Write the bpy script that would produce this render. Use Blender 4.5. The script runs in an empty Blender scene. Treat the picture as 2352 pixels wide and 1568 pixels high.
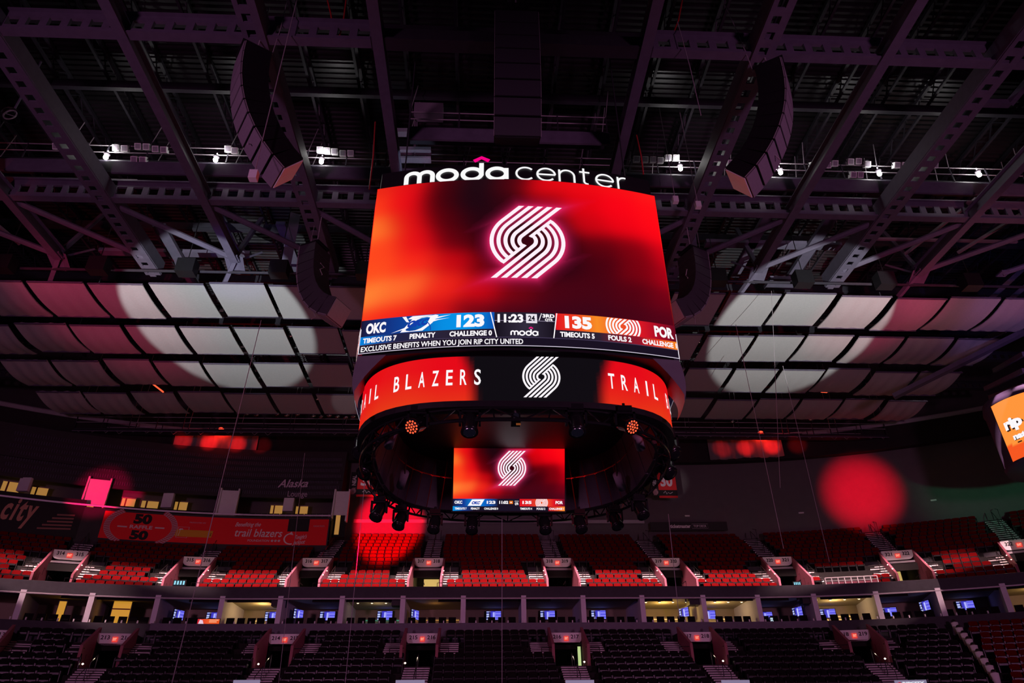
import bpy, bmesh, math, random
import numpy as np
from mathutils import Vector, Matrix

random.seed(7)
S = bpy.context.scene
COL = S.collection
R = math.radians

# ------------------------------------------------------------------ camera
FPX, PITCH, YAW, ROLL, CAMZ = 1568.0, R(30.5), R(3.0), R(-.7), 4.0
CF = Vector((math.sin(YAW)*math.cos(PITCH), math.cos(YAW)*math.cos(PITCH), math.sin(PITCH)))
_r = Vector((math.cos(YAW), -math.sin(YAW), 0)); _u = _r.cross(CF)
CR = _r*math.cos(ROLL) + _u*math.sin(ROLL)
CU = _u*math.cos(ROLL) - _r*math.sin(ROLL)
CAM = Vector((0, 0, CAMZ))
cd = bpy.data.cameras.new('camera'); cam = bpy.data.objects.new('camera', cd); COL.objects.link(cam)
cd.sensor_width = 36; cd.lens = 36*FPX/2352; cd.clip_end = 500
cam.matrix_world = Matrix(((CR.x, CU.x, -CF.x, 0), (CR.y, CU.y, -CF.y, 0), (CR.z, CU.z, -CF.z, CAMZ), (0, 0, 0, 1)))
S.camera = cam
S.view_settings.view_transform = 'Standard'; S.view_settings.look = 'None'
S.view_settings.gamma = 1; S.view_settings.use_curve_mapping = False; S.view_settings.exposure = 0
S.cycles.use_denoising = True; S.cycles.max_bounces = 4; S.cycles.diffuse_bounces = 2; S.cycles.glossy_bounces = 2
S.cycles.transmission_bounces = 3; S.cycles.sample_clamp_indirect = 3; S.cycles.caustics_reflective = False

# ------------------------------------------------------------------ air light and the lamps of the hall, with added fill
W = bpy.data.worlds.new('hall'); S.world = W; W.use_nodes = True
W.node_tree.nodes['Background'].inputs[0].default_value = (.50, .42, .95, 1)
W.node_tree.nodes['Background'].inputs[1].default_value = .0085

def lamp(name, kind, loc, energy, col, aim=None, size=.15, cone=40, blend=.15, spread=None):
    l = bpy.data.lights.new(name, kind); l.energy = energy; l.color = col
    if kind == 'SPOT':
        l.spot_size = R(cone); l.spot_blend = blend; l.shadow_soft_size = size
    elif kind == 'AREA':
        l.size = size
        if spread: l.spread = R(spread)
    else: l.shadow_soft_size = size
    o = bpy.data.objects.new(name, l); COL.objects.link(o); o.location = loc
    if aim is not None: o.rotation_euler = (Vector(aim)-Vector(loc)).to_track_quat('-Z', 'Y').to_euler()
    return o
# white follow spots thrown from the near balcony onto the ceiling panels
lamp('spot_white', 'SPOT', (-15.5, 8, 6), 58000, (.86, .95, .93), (-16.9, 37.4, 28), .05, 17.8, .16)
lamp('spot_white', 'SPOT', (17.5, 8, 6), 58000, (.9, .95, .9), (21.2, 37.3, 28), .05, 17.8, .16)
lamp('spot_white', 'SPOT', (-5, 20, 13), 5000, (.9, .92, 1), (-10.8, 50.4, 28), .05, 4.4, .5)
# red, violet and green stage spots, mixed with added fill
lamp('spot_red', 'SPOT', (-24, 8, 6), 20000, (1, .05, .16), (-23.4, 37.0, 28.0), .3, 20, .9)
lamp('spot_red', 'SPOT', (27, 8, 6), 20000, (1, .04, .16), (25.9, 36.0, 28.3), .3, 15, .8)
lamp('spot_red', 'SPOT', (13, 12, 8), 420000, (1, .0, .02), (33.7, 57.2, 22.75), .3, 8.4, 1)
lamp('spot_red', 'SPOT', (-5, 14, 6), 600000, (1, .0, .02), (-7.7, 59.2, 20.3), .25, 7.6, .45)
lamp('spot_red', 'SPOT', (26, 10, 14), 26000, (1, .1, .08), (41, 37.5, 7.0), .3, 22, .6)  # added to brighten the red seats at lower right
lamp('spot_red', 'SPOT', (-20, 12, 8), 110000, (1, .0, .10), (-30.2, 54.4, 21.6), .3, 5.5, .5)
lamp('spot_magenta', 'SPOT', (34, 12, 6), 7000, (1, .28, .38), (31, 33, 31), .3, 26, .6)
lamp('spot_red', 'SPOT', (-34, 10, 8), 5000, (1, .10, .14), (-27, 32, 31), .3, 18, .6)
lamp('spot_violet', 'SPOT', (-13, 18, 8), 4500, (.28, .2, 1), (-14.9, 33.5, 29), .3, 14, .6)
lamp('spot_violet', 'SPOT', (28, 10, 8), 5000, (.25, .25, 1), (36, 36, 29), .3, 18, .6)
lamp('fill_wash', 'SPOT', (-18, -6, 9), 9300, (.95, .35, .72), (-10, 46, 22), 1.5, 75, .6)  # unseen fill pair added behind the camera to lift the hall
lamp('fill_wash', 'SPOT', (20, -6, 9), 9300, (.95, .35, .72), (12, 46, 22), 1.5, 75, .6)
lamp('spot_green', 'SPOT', (30, 20, 12), 7000, (.1, .9, .45), (42, 53, 22), .3, 20, .9)
CATY, CATZ = 28.4, 32.4
LAMPX = []          # bright lamps on the catwalk are added by its builder

# ------------------------------------------------------------------ where pixels of the photograph lie
def ray(px, py): return CF + CR*((px-1176)/FPX) - CU*((py-784)/FPX)
def at(px, py, X=None, Y=None, Z=None):
    d = ray(px, py)
    k = (Y/d.y) if Y is not None else ((Z-CAMZ)/d.z if Z is not None else X/d.x)
    return CAM + d*k
def project(p):
    d = Vector(p)-CAM; k = d.dot(CF)
    return 1176+FPX*d.dot(CR)/k, 784-FPX*d.dot(CU)/k, k
# the far stand follows one curve: straight 16 m each way of CX, then an arc of 37 m
CX, YF, S0, RAD = 1.15, 47.4, 16.0, 37.0
def stand(s, d, z=0.0):
    a = max(0.0, abs(s)-S0)/RAD; sg = 1 if s > 0 else -1
    if a == 0: return Vector((CX+s, YF+d, z))
    r = RAD+d
    return Vector((CX+sg*(S0+r*math.sin(a)), YF-RAD+r*math.cos(a), z))
def heading(s):
    a = max(0.0, abs(s)-S0)/RAD
    return a if s > 0 else -a
def inv(p):
    x, y = p[0]-CX, p[1]-(YF-RAD); sg = 1 if x > 0 else -1
    if abs(x) <= S0: return x, p[1]-YF
    return sg*(S0+RAD*math.atan2(abs(x)-S0, y)), math.hypot(abs(x)-S0, y)-RAD
def on_d(px, py, d):
    lo, hi = 15.0, 90.0; r = ray(px, py)
    for _ in range(50):
        m = (lo+hi)/2; p = CAM + r*(m/r.y)
        if inv(p)[1] > d: hi = m
        else: lo = m
    p = CAM + r*(lo/r.y)
    return inv(p)[0], p.z

# ------------------------------------------------------------------ materials
def lin(c):
    return tuple((x/255/12.92 if x/255 <= .04045 else ((x/255+.055)/1.055)**2.4) for x in c)
def mat(name, col, rough=.6, metal=0.0, noise=0.0, scale=6.0, emit=None, strength=1.0, bump=0.0, spec=.4):
    m = bpy.data.materials.new(name); m.use_nodes = True; nt = m.node_tree; b = nt.nodes['Principled BSDF']
    b.inputs['Base Color'].default_value = (*col, 1); b.inputs['Roughness'].default_value = rough
    b.inputs['Metallic'].default_value = metal; b.inputs['Specular IOR Level'].default_value = spec
    if noise or bump:
        tc = nt.nodes.new('ShaderNodeTexCoord'); n = nt.nodes.new('ShaderNodeTexNoise'); n.inputs['Scale'].default_value = scale
        n.inputs['Detail'].default_value = 6
        nt.links.new(tc.outputs['Object'], n.inputs['Vector'])
        if noise:
            mx = nt.nodes.new('ShaderNodeMix'); mx.data_type = 'RGBA'
            mx.inputs[6].default_value = (*[c*(1-noise) for c in col], 1); mx.inputs[7].default_value = (*[min(1, c*(1+noise)) for c in col], 1)
            nt.links.new(n.outputs['Fac'], mx.inputs[0]); nt.links.new(mx.outputs[2], b.inputs['Base Color'])
        if bump:
            bp = nt.nodes.new('ShaderNodeBump'); bp.inputs['Strength'].default_value = bump
            nt.links.new(n.outputs['Fac'], bp.inputs['Height']); nt.links.new(bp.outputs['Normal'], b.inputs['Normal'])
    if emit:
        b.inputs['Emission Color'].default_value = (*emit, 1); b.inputs['Emission Strength'].default_value = strength
    return m
def attr_mat(name, emissive, strength=1.0, rough=.7):
    m = bpy.data.materials.new(name); m.use_nodes = True; nt = m.node_tree; b = nt.nodes['Principled BSDF']
    a = nt.nodes.new('ShaderNodeAttribute'); a.attribute_name = 'Col'
    b.inputs['Roughness'].default_value = rough
    if emissive:
        b.inputs['Base Color'].default_value = (.004, .004, .004, 1)
        nt.links.new(a.outputs['Color'], b.inputs['Emission Color']); b.inputs['Emission Strength'].default_value = strength
        b.inputs['Specular IOR Level'].default_value = .1
    else:
        nt.links.new(a.outputs['Color'], b.inputs['Base Color'])
    return m
M = {}
M['steel'] = mat('steel_paint', (.115, .10, .15), .55, 0, .25, 3, bump=.05)
M['steel_dark'] = mat('dark_steel', (.032, .028, .04), .5, 0, .25, 4)
M['deck'] = mat('roof_deck', (.028, .025, .030), .36, .3, .3, .8)
M['black'] = mat('black_paint', (.012, .011, .014), .45, 0, .3, 8)
M['black_gloss'] = mat('black_gloss', (.012, .012, .014), .22, 0, .2, 8)
M['grille'] = mat('speaker_grille', (.12, .10, .13), .6, .2, .25, 60)
M['grille_dark'] = mat('dark_grille', (.045, .042, .055), .6, .2, .25, 60)
M['cab_dark'] = mat('cabinet_dark', (.06, .052, .068), .5, 0, .2, 8)
M['cab_grey'] = mat('cabinet_grey', (.26, .23, .28), .6, 0, .15, 10)
M['fairing'] = mat('fairing_grey', (.15, .14, .17), .5, 0, .1, 4)
M['fabric'] = mat('acoustic_fabric', (.44, .43, .44), .9, 0, .10, 9, bump=.1)
M['chrome'] = mat('chrome', (.8, .8, .82), .18, 1)
M['white_paint'] = mat('white_paint', (.80, .78, .80), .6, 0, .06, 5)
M['wall'] = mat('wall_paint', (.135, .123, .13), .8, 0, .12, 1.5)
M['wall_dark'] = mat('dark_wall', (.045, .04, .045), .8, 0, .2, 2)
M['bulk'] = mat('bulkhead_drape', (.02, .016, .018), .9, 0, .3, 1.2, bump=.2)
M['drape'] = mat('drape_cloth', (.2, .18, .18), .9, 0, .2, 2, bump=.2)
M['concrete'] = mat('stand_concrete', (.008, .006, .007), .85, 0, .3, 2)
M['fascia'] = mat('fascia_paint', (.045, .040, .056), .7, 0, .25, 3)
M['trim'] = mat('trim_metal', (.42, .38, .42), .4, .2, .1, 6)
M['seat_red'] = mat('seat_red', (.12, .0022, .0032), .8, 0, .15, 12, spec=.02)
M['seat_black'] = mat('seat_black', (.006, .0035, .005), .6, 0, .3, 12, spec=.08)
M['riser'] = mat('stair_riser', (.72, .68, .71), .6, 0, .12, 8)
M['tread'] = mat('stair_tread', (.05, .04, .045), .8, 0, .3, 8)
M['vom_wall'] = mat('vomitory_wall', (.30, .08, .125), .7, 0, .10, 4)
M['vom_dark'] = mat('passage_dark', (.012, .011, .012), .8, 0, .3, 4)
M['sign_white'] = mat('sign_white', (.80, .76, .82), .6, 0, .05, 6)
M['ink'] = mat('sign_ink', (.02, .02, .025), .6)
M['exit_red'] = mat('exit_sign_glow', (.1, .01, .01), .5, emit=(1, .06, .04), strength=.75)
M['exit_ink'] = mat('exit_sign_letter', (.1, .05, .05), .5, emit=(1, .45, .32), strength=1.0)
M['rail'] = mat('rail_black', (.02, .018, .022), .35, .5)
M['suite'] = mat('suite_wall', (.42, .36, .26), .8, 0, .08, 3)
M['suite_pier'] = mat('suite_pier', (.74, .70, .80), .75, 0, .08, 3)
M['wood'] = mat('red_wood', (.28, .06, .03), .5, 0, .3, 6)
M['glow'] = mat('lamp_glow', (1, 1, 1), .5, emit=(1, .97, .92), strength=18)
M['glow_soft'] = mat('downlight_glow', (1, 1, 1), .5, emit=(1, .72, .38), strength=3)
M['step_glow'] = mat('step_light_glow', (1, 1, 1), .5, emit=(1, .8, .66), strength=2.2)
M['glow_red'] = mat('red_lamp_glow', (.3, 0, 0), .5, emit=(1, .05, .02), strength=2.2)
M['led_red'] = mat('red_diode_glow', (.2, .02, .01), .5, emit=(1, .11, .04), strength=1.3)
M['cove_green'] = mat('green_cove_light', (.1, .3, .2), .5, emit=(.06, .34, .20), strength=.6)
M['cove_warm'] = mat('warm_cove_light', (.5, .4, .2), .5, emit=(1, .62, .20), strength=.9)
M['warm_panel'] = mat('lit_warm_room', (.5, .4, .2), .5, emit=(1, .50, .10), strength=.32)
M['glass'] = None
g = bpy.data.materials.new('dome_glass'); g.use_nodes = True
gb = g.node_tree.nodes['Principled BSDF']; gb.inputs['Transmission Weight'].default_value = 1; gb.inputs['Roughness'].default_value = .03; gb.inputs['IOR'].default_value = 1.1
M['glass'] = g
M['cable'] = mat('cable_sheath', (.36, .33, .36), .5)
M['red_steel'] = mat('red_lit_steel', (.16, .12, .15), .5)
M['red_cable'] = mat('red_cable', (.5, .02, .03), .5)
M['screen'] = attr_mat('led_screen', True, 1.0)
M['print'] = attr_mat('printed_vinyl', False)

# ------------------------------------------------------------------ mesh helpers
class MB:
    def __init__(s): s.v, s.f, s.m, s.c = [], [], [], []
    def add(s, vs, fs, mi=0, col=None):
        b = len(s.v); s.v.extend([tuple(p) for p in vs])
        for f in fs:
            s.f.append(tuple(b+i for i in f)); s.m.append(mi); s.c.append(col)
        return s
    def quad(s, a, b, c, d, mi=0, col=None): return s.add([a, b, c, d], [(0, 1, 2, 3)], mi, col)
    def box(s, x0, x1, y0, y1, z0, z1, mi=0, T=None):
        vs = [Vector((x, y, z)) for x in (x0, x1) for y in (y0, y1) for z in (z0, z1)]
        if T is not None: vs = [T @ v for v in vs]
        return s.add(vs, [(0, 1, 3, 2), (4, 6, 7, 5), (0, 4, 5, 1), (2, 3, 7, 6), (0, 2, 6, 4), (1, 5, 7, 3)], mi)
    def hexa(s, lo, hi, mi=0):      # two loops of four points joined
        return s.add(list(lo)+list(hi), [(3, 2, 1, 0), (4, 5, 6, 7), (0, 1, 5, 4), (1, 2, 6, 5), (2, 3, 7, 6), (3, 0, 4, 7)], mi)
    def bar(s, p, q, w, h, mi=0, up=(0, 0, 1)):   # rectangular bar between two points
        p, q = Vector(p), Vector(q); d = (q-p).normalized(); up = Vector(up)
        if abs(d.dot(up)) > .98: up = Vector((0, 1, 0))
        x = d.cross(up).normalized(); z = x.cross(d)
        c = [x*(-w/2)-z*(h/2), x*(w/2)-z*(h/2), x*(w/2)+z*(h/2), x*(-w/2)+z*(h/2)]
        return s.hexa([p+k for k in c], [q+k for k in c], mi)
    def tube(s, pts, r, n=8, mi=0, cap=True):
        pts = [Vector(p) for p in pts]; rings = []
        for i, p in enumerate(pts):
            d = (pts[min(i+1, len(pts)-1)]-pts[max(i-1, 0)]).normalized()
            up = Vector((0, 0, 1)) if abs(d.z) < .95 else Vector((0, 1, 0))
            x = d.cross(up).normalized(); y = x.cross(d); rr = r[i] if isinstance(r, (list, tuple)) else r
            rings.append([p+(x*math.cos(6.28318*k/n)+y*math.sin(6.28318*k/n))*rr for k in range(n)])
        vs = [v for g in rings for v in g]; fs = []
        for i in range(len(pts)-1):
            for k in range(n): fs.append((i*n+k, i*n+(k+1) % n, (i+1)*n+(k+1) % n, (i+1)*n+k))
        if cap: fs += [tuple(range(n-1, -1, -1)), tuple(range((len(pts)-1)*n, len(pts)*n))]
        return s.add(vs, fs, mi)
    def lathe(s, prof, n=16, mi=0, T=None):       # prof: (r, z)
        vs = []
        for r, z in prof:
            for k in range(n):
                v = Vector((r*math.cos(6.28318*k/n), r*math.sin(6.28318*k/n), z)); vs.append(T @ v if T is not None else v)
        fs = [(i*n+k, i*n+(k+1) % n, (i+1)*n+(k+1) % n, (i+1)*n+k) for i in range(len(prof)-1) for k in range(n)]
        fs += [tuple(range(n-1, -1, -1)), tuple(range((len(prof)-1)*n, len(prof)*n))]
        return s.add(vs, fs, mi)
    def build(s, name, mats, parent=None, smooth=False):
        me = bpy.data.meshes.new(name); me.from_pydata(s.v, [], s.f)
        for m in (mats if isinstance(mats, (list, tuple)) else [mats]): me.materials.append(M[m] if isinstance(m, str) else m)
        if any(s.m): me.polygons.foreach_set('material_index', s.m)
        if any(c is not None for c in s.c):
            a = me.color_attributes.new('Col', 'FLOAT_COLOR', 'CORNER'); buf = []
            for f, c in zip(s.f, s.c):
                for j in range(len(f)):
                    k = c[j] if c and isinstance(c[0], (tuple, list)) else (c or (0, 0, 0))
                    buf.extend((*k, 1))
            a.data.foreach_set('color', buf)
        if smooth: me.polygons.foreach_set('use_smooth', [True]*len(me.polygons))
        me.validate(); me.update()
        o = bpy.data.objects.new(name, me); COL.objects.link(o)
        if parent is not None: o.parent = parent
        return o
def thing(name, label, cat, loc=(0, 0, 0), rotz=0, group=None, rot=None):
    o = bpy.data.objects.new(name, None); COL.objects.link(o); o.location = loc
    o.rotation_euler = rot if rot else (0, 0, rotz); o.empty_display_size = .2
    return tag(o, label, cat, group)
def tag(o, label, cat, group=None, kind=None):
    o['label'] = label; o['category'] = cat
    if group: o['group'] = group
    if kind: o['kind'] = kind
    return o
def struct(o): o['kind'] = 'structure'; return o
KIDS = {}
def copy_tree(o, parent=None):
    c = o.copy(); COL.objects.link(c)
    if parent is not None: c.parent = parent
    for ch in list(o.children): copy_tree(ch, c)
    return c
ONES = 'first second third fourth fifth sixth seventh eighth ninth tenth eleventh twelfth thirteenth fourteenth fifteenth sixteenth seventeenth eighteenth nineteenth'.split()
def ordinal(n):      # 1-based
    if n < 20: return ONES[n-1]
    t = {2: 'twenty', 3: 'thirty', 4: 'forty', 5: 'fifty', 6: 'sixty', 7: 'seventy', 8: 'eighty', 9: 'ninety'}[n//10]
    return (t[:-1]+'ieth') if n % 10 == 0 else t+'-'+ONES[n % 10-1]

# ------------------------------------------------------------------ flat art for screens, signs and banners: polygons in (u, v) with colours
class Art:
    def __init__(s): s.p = []           # (points, colours, layer)
    def poly(s, pts, col, layer=0):
        s.p.append((list(pts), col, layer)); return s
    def rect(s, u0, u1, v0, v1, col, layer=0, n=1): # col: one colour or stops along u
        if isinstance(col[0], (tuple, list)):
            st = [lin(c) for c in col]; k = max(n, len(st)-1)
            def cc(t):
                x = t*(len(st)-1); i = min(int(x), len(st)-2); f = x-i
                return tuple(st[i][j]*(1-f)+st[i+1][j]*f for j in range(3))
            for i in range(k):
                a, b = i/k, (i+1)/k
                s.p.append(([(u0+(u1-u0)*a, v0), (u0+(u1-u0)*b, v0), (u0+(u1-u0)*b, v1), (u0+(u1-u0)*a, v1)], [cc(a), cc(b), cc(b), cc(a)], layer))
        else:
            c = lin(col)
            for i in range(n):
                a, b = u0+(u1-u0)*i/n, u0+(u1-u0)*(i+1)/n
                s.p.append(([(a, v0), (b, v0), (b, v1), (a, v1)], c, layer))
        return s
    def stroke(s, pts, w, col, layer=1, closed=False):
        n = len(pts); L, Rr = [], []
        for i in range(n):
            if closed: a, b = pts[i-1], pts[(i+1) % n]
            else: a, b = pts[max(i-1, 0)], pts[min(i+1, n-1)]
            dx, dy = b[0]-a[0], b[1]-a[1]; l = math.hypot(dx, dy) or 1
            nx, ny = -dy/l*w/2, dx/l*w/2
            L.append((pts[i][0]+nx, pts[i][1]+ny)); Rr.append((pts[i][0]-nx, pts[i][1]-ny))
        c = lin(col)
        for i in range(n if closed else n-1):
            j = (i+1) % n
            s.p.append(([Rr[i], Rr[j], L[j], L[i]], c, layer))
        return s
    def text(s, body, u0, u1, v0, v1, col, bold=.02, shear=0.0, layer=2, slope=0.0, spacing=1.0):
        vs, fs = glyphs(body, bold, spacing)
        xs = [p[0] for p in vs]; ys = [p[1] for p in vs]
        ref = glyphs('H', bold, 1.0)[0]; y0 = min(p[1] for p in ref); y1 = max(p[1] for p in ref)
        if body.lower() == body and not any(ch.isdigit() for ch in body): y0, y1 = min(ys), max(ys)
        x0, x1 = min(xs), max(xs); sx, sy = (u1-u0)/(x1-x0), (v1-v0)/(y1-y0); c = lin(col)
        q = [(u0+(x-x0)*sx+shear*(y-y0)*sy, v0+(y-y0)*sy+slope*(x-x0)*sx) for x, y in vs]
        for f in fs: s.p.append(([q[i] for i in f], c, layer))
        return s
    def pinwheel(s, cu, cv, r, col, layer=2, clip=None, sq=1.2):
        k = math.sqrt(2); c = lin(col); T = sq
        def put(pts, sg):
            pts = [(cu+sg*x*r, cv+sg*y*r) for x, y in pts]
            if clip: pts = clip_poly(pts, clip)
            if len(pts) > 2: s.p.append((pts, c, layer))
        for sg in (1, -1):
            for i in range(5):
                a = .167+i*.182; b = a+.106; N = 16
                o_ = [(T-b*k, T)]+[(b*math.cos(R(135+90*j/N)), b*math.sin(R(135+90*j/N))) for j in range(N+1)]
                i_ = [(T-a*k, T)]+[(a*math.cos(R(135+90*j/N)), a*math.sin(R(135+90*j/N))) for j in range(N+1)]
                for j in range(len(o_)-1): put([o_[j], o_[j+1], i_[j+1], i_[j]], sg)
            q = 1/k       # band that joins the ends of the five stripes
            e = lambda t, w: (-t*q+w*q, -t*q-w*q)
            put([e(.155, .0), e(1.0, .0), e(.985, .09), e(.13, .09)], sg)
    def mesh(s, name, mapper, mats, parent=None, step=.006, base=.02):
        b = MB()
        for pts, c, ly in s.p:
            a = sum(pts[i][0]*pts[(i+1) % len(pts)][1]-pts[(i+1) % len(pts)][0]*pts[i][1] for i in range(len(pts)))
            if a < 0:
                pts = pts[::-1]
                if isinstance(c[0], (tuple, list)): c = c[::-1]
            b.add([mapper(u, v, base+ly*step) for u, v in pts], [tuple(range(len(pts)))], 0, c)
        return b.build(name, mats, parent)
def clip_poly(p, vr):
    for lim, sg in ((vr[0], 1), (vr[1], -1)):
        out = []
        for i in range(len(p)):
            a, b = p[i], p[(i+1) % len(p)]; ia, ib = sg*(a[1]-lim) >= 0, sg*(b[1]-lim) >= 0
            if ia: out.append(a)
            if ia != ib:
                t = (lim-a[1])/(b[1]-a[1]); out.append((a[0]+t*(b[0]-a[0]), lim))
        p = out
        if len(p) < 3: return []
    return p
_G = {}
def glyphs(body, bold, spacing):
    key = (body, bold, spacing)
    if key in _G: return _G[key]
    c = bpy.data.curves.new('glyph', 'FONT'); c.body = body; c.offset = bold; c.resolution_u = 3; c.space_character = spacing
    o = bpy.data.objects.new('glyph', c); COL.objects.link(o); bpy.context.view_layer.update()
    e = o.evaluated_get(bpy.context.evaluated_depsgraph_get()); m = e.to_mesh()
    r = ([(v.co.x, v.co.y) for v in m.vertices], [tuple(p.vertices) for p in m.polygons])
    e.to_mesh_clear(); bpy.data.objects.remove(o); bpy.data.curves.remove(c)
    _G[key] = r
    return r
def arc(cx, cy, rx, ry, a0, a1, n=20): return [(cx+rx*math.cos(R(a0+(a1-a0)*i/n)), cy+ry*math.sin(R(a0+(a1-a0)*i/n))) for i in range(n+1)]
WHITE = (252, 248, 252)
def flatmap(o, du, dv, nrm):
    o, du, dv, nrm = Vector(o), Vector(du), Vector(dv), Vector(nrm)
    return lambda u, v, h: o+du*u+dv*v+nrm*h
# ================================================================== SCOREBOARD
BX, BY, BZ = 1.28, 24.5, 12.6
sb = thing('scoreboard', 'huge four-sided centre scoreboard with curved red video screens hanging in mid air', 'scoreboard', (BX, BY, BZ))
HW = 5.23
def face(u, v, h=0.0):
    return Vector((u, -(5.2+.7*(1-(u/HW)**2))-h, v-BZ))
ZT, ZB, ZS = 21.9, 14.80, 16.07
BG = [  # colours of the picture on the screen, top to bottom, left to right
 [(235, 40, 22), (228, 14, 20), (60, 2, 10), (24, 8, 16), (70, 3, 12), (228, 6, 16), (240, 8, 18), (248, 14, 20), (252, 24, 24)],
 [(255, 62, 26), (236, 10, 20), (62, 0, 8), (25, 5, 14), (50, 2, 12), (150, 3, 14), (225, 2, 15), (250, 2, 20), (255, 10, 20)],
 [(255, 118, 42), (228, 10, 18), (78, 0, 8), (36, 2, 12), (45, 4, 14), (80, 5, 15), (205, 2, 15), (240, 2, 18), (255, 6, 20)],
 [(255, 70, 28), (232, 10, 20), (92, 0, 10), (50, 0, 10), (55, 2, 14), (52, 2, 12), (90, 0, 10), (125, 0, 12), (210, 2, 20)],
 [(255, 76, 28), (250, 38, 24), (200, 4, 15), (90, 0, 10), (58, 0, 14), (46, 2, 14), (70, 0, 12), (120, 0, 12), (172, 0, 20)],
 [(255, 134, 52), (255, 108, 44), (242, 36, 24), (205, 4, 18), (112, 2, 14), (70, 2, 16), (68, 2, 16), (80, 0, 14), (112, 0, 18)],
 [(250, 48, 22), (246, 34, 22), (215, 14, 18), (108, 4, 16), (68, 3, 18), (60, 3, 20), (58, 3, 20), (68, 2, 18), (80, 2, 20)]]
BGL = [[lin(c) for c in r] for r in BG]
def bgcol(a, b):     # a 0..1 left to right, b 0..1 top to bottom; the picture swirls a little
    x, y = min(max(a, 0), 1)*8, min(max(b, 0), 1)*6
    x, y = x+.22*math.sin(y*1.25+.4), y+.16*math.sin(x*1.1)
    num = [0, 0, 0]; den = 0
    for j in range(max(0, int(y)-2), min(7, int(y)+4)):
        for i in range(max(0, int(x)-2), min(9, int(x)+4)):
            w = math.exp(-((x-i)**2+(y-j)**2)/(2*.42**2)); den += w; c = BGL[j][i]
            for k in range(3): num[k] += w*c[k]
    return tuple(n/den for n in num)
def screen_grid(mapper, u0, u1, v0, v1, nu, nv, colf):
    b = MB()
    for j in range(nv):
        for i in range(nu):
            ua, ub, va, vb = u0+(u1-u0)*i/nu, u0+(u1-u0)*(i+1)/nu, v0+(v1-v0)*j/nv, v0+(v1-v0)*(j+1)/nv
            q = [(ua, va), (ub, va), (ub, vb), (ua, vb)]
            b.add([mapper(u, v, 0) for u, v in q], [(0, 1, 2, 3)], 0, [colf(u, v) for u, v in q])
    return b
LOGO = (.28, 19.02, 1.32)       # centre u, z, radius of the emblem
def logo_dist(x, y):      # rough distance outside the emblem's outline
    q = abs(x*.6-y*.8) if False else 0
    d = math.hypot(x, y)-1.0
    if y < 0: x, y = -x, -y       # point symmetric; upper tail leans right
    bx = max(y-1.2, (x-y+.236)/1.414, -(x-y+1.414)/1.414, .7-y)
    return min(d, bx)
def main_col(u, v):
    c = bgcol((u+HW)/(2*HW), (ZT-v)/(ZT-ZS))
    # magenta halo around the emblem (part of the picture shown)
    dx, dy = (u-LOGO[0]), (v-LOGO[1])
    d = logo_dist(dx/LOGO[2], dy/LOGO[2])*LOGO[2]
    if -.5 < d < .55:
        k = math.exp(-max(d, 0)/.13)*.75 if d > 0 else .75*math.exp(d*3.0)
        h = lin((238, 40, 110))
        c = tuple(c[i]*(1-k)+h[i]*k for i in range(3))
    return c
mg = screen_grid(face, -HW, HW, ZS, ZT, 110, 76, main_col)
scr = mg.build('main_screen', 'screen', sb)
art = Art()
art.pinwheel(LOGO[0], LOGO[1], LOGO[2], (255, 240, 250), 3)
# --- score strip
def ux(x): return (x-130)/(2215-130)*2*HW-HW
N1, N2 = (18, 22, 52), (34, 28, 48)
V3, V2, V1, V0 = ZS, 15.44, 15.12, ZB
art.rect(-HW, HW, V0, V3, (22, 16, 32), 0, 40)
art.rect(-HW, ux(1000), V2, V3, [(24, 22, 46), (14, 50, 130), (6, 70, 160), (0, 140, 225), (0, 150, 235), (6, 80, 180)], 1, 24)
art.rect(-HW, ux(360), V1, V2, [(0, 132, 222), (6, 110, 200), (14, 70, 150), (30, 34, 70)], 1, 8)
art.rect(ux(360), ux(1000), V1, V2, [(30, 34, 70), (40, 34, 54), (26, 20, 38)], 1, 12)
art.rect(ux(1000), ux(1395), V3-.31, V3, (34, 28, 44), 1, 8)
art.rect(ux(1012), ux(1382), V1, V3-.36, [(20, 16, 28), (48, 42, 60), (20, 16, 28)], 1, 8)
art.rect(ux(1395), HW, V2, V3, [(226, 18, 30), (236, 60, 30), (248, 140, 36), (240, 90, 40), (226, 24, 34), (170, 10, 36), (96, 8, 30)], 1, 24)
art.rect(ux(1390), ux(1960), V1, V2, [(26, 20, 36), (42, 34, 50), (150, 20, 40)], 1, 16)
art.rect(ux(1960), HW, V1, V2, [(170, 14, 36), (226, 60, 30), (250, 140, 36)], 1, 8)
for x0, x1 in ((975, 1015), (1405, 1378)):
    art.stroke([(ux(x0), V3), (ux(x1), V1)], .035, WHITE, 2)
art.stroke([(ux(1305), V3-.03), (ux(1288), V3-.30)], .025, WHITE, 2)
art.rect(ux(1000), ux(1395), V3-.335, V3-.315, (150, 140, 165), 2, 8)
art.rect(-HW, HW, V1-.012, V1+.012, (70, 60, 90), 2, 40)
art.rect(-HW, HW, V0, V0+.025, (215, 205, 225), 2, 40)
for u in (-HW, HW-.03): art.rect(u, u+.03, V0, V2+.3, (225, 220, 232), 3)
T = art.text
T('OKC', ux(167), ux(298), 15.53, 15.93, WHITE, .05, 0, 3)
T('123', ux(757), ux(936), 15.52, 15.99, WHITE, .055, 0, 3)
T('11:23', ux(1020), ux(1186), 15.67, 15.99, WHITE, .045, 0, 3)
art.rect(ux(1204), ux(1275), 15.66, 16.01, (235, 230, 238), 2); T('24', ux(1218), ux(1261), 15.74, 15.94, (20, 18, 30), .03, 0, 4)
T('3RD', ux(1311), ux(1390), 15.88, 16.02, WHITE, .05, 0, 3); T('QTR', ux(1326), ux(1378), 15.75, 15.85, WHITE, .05, 0, 3)
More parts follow.
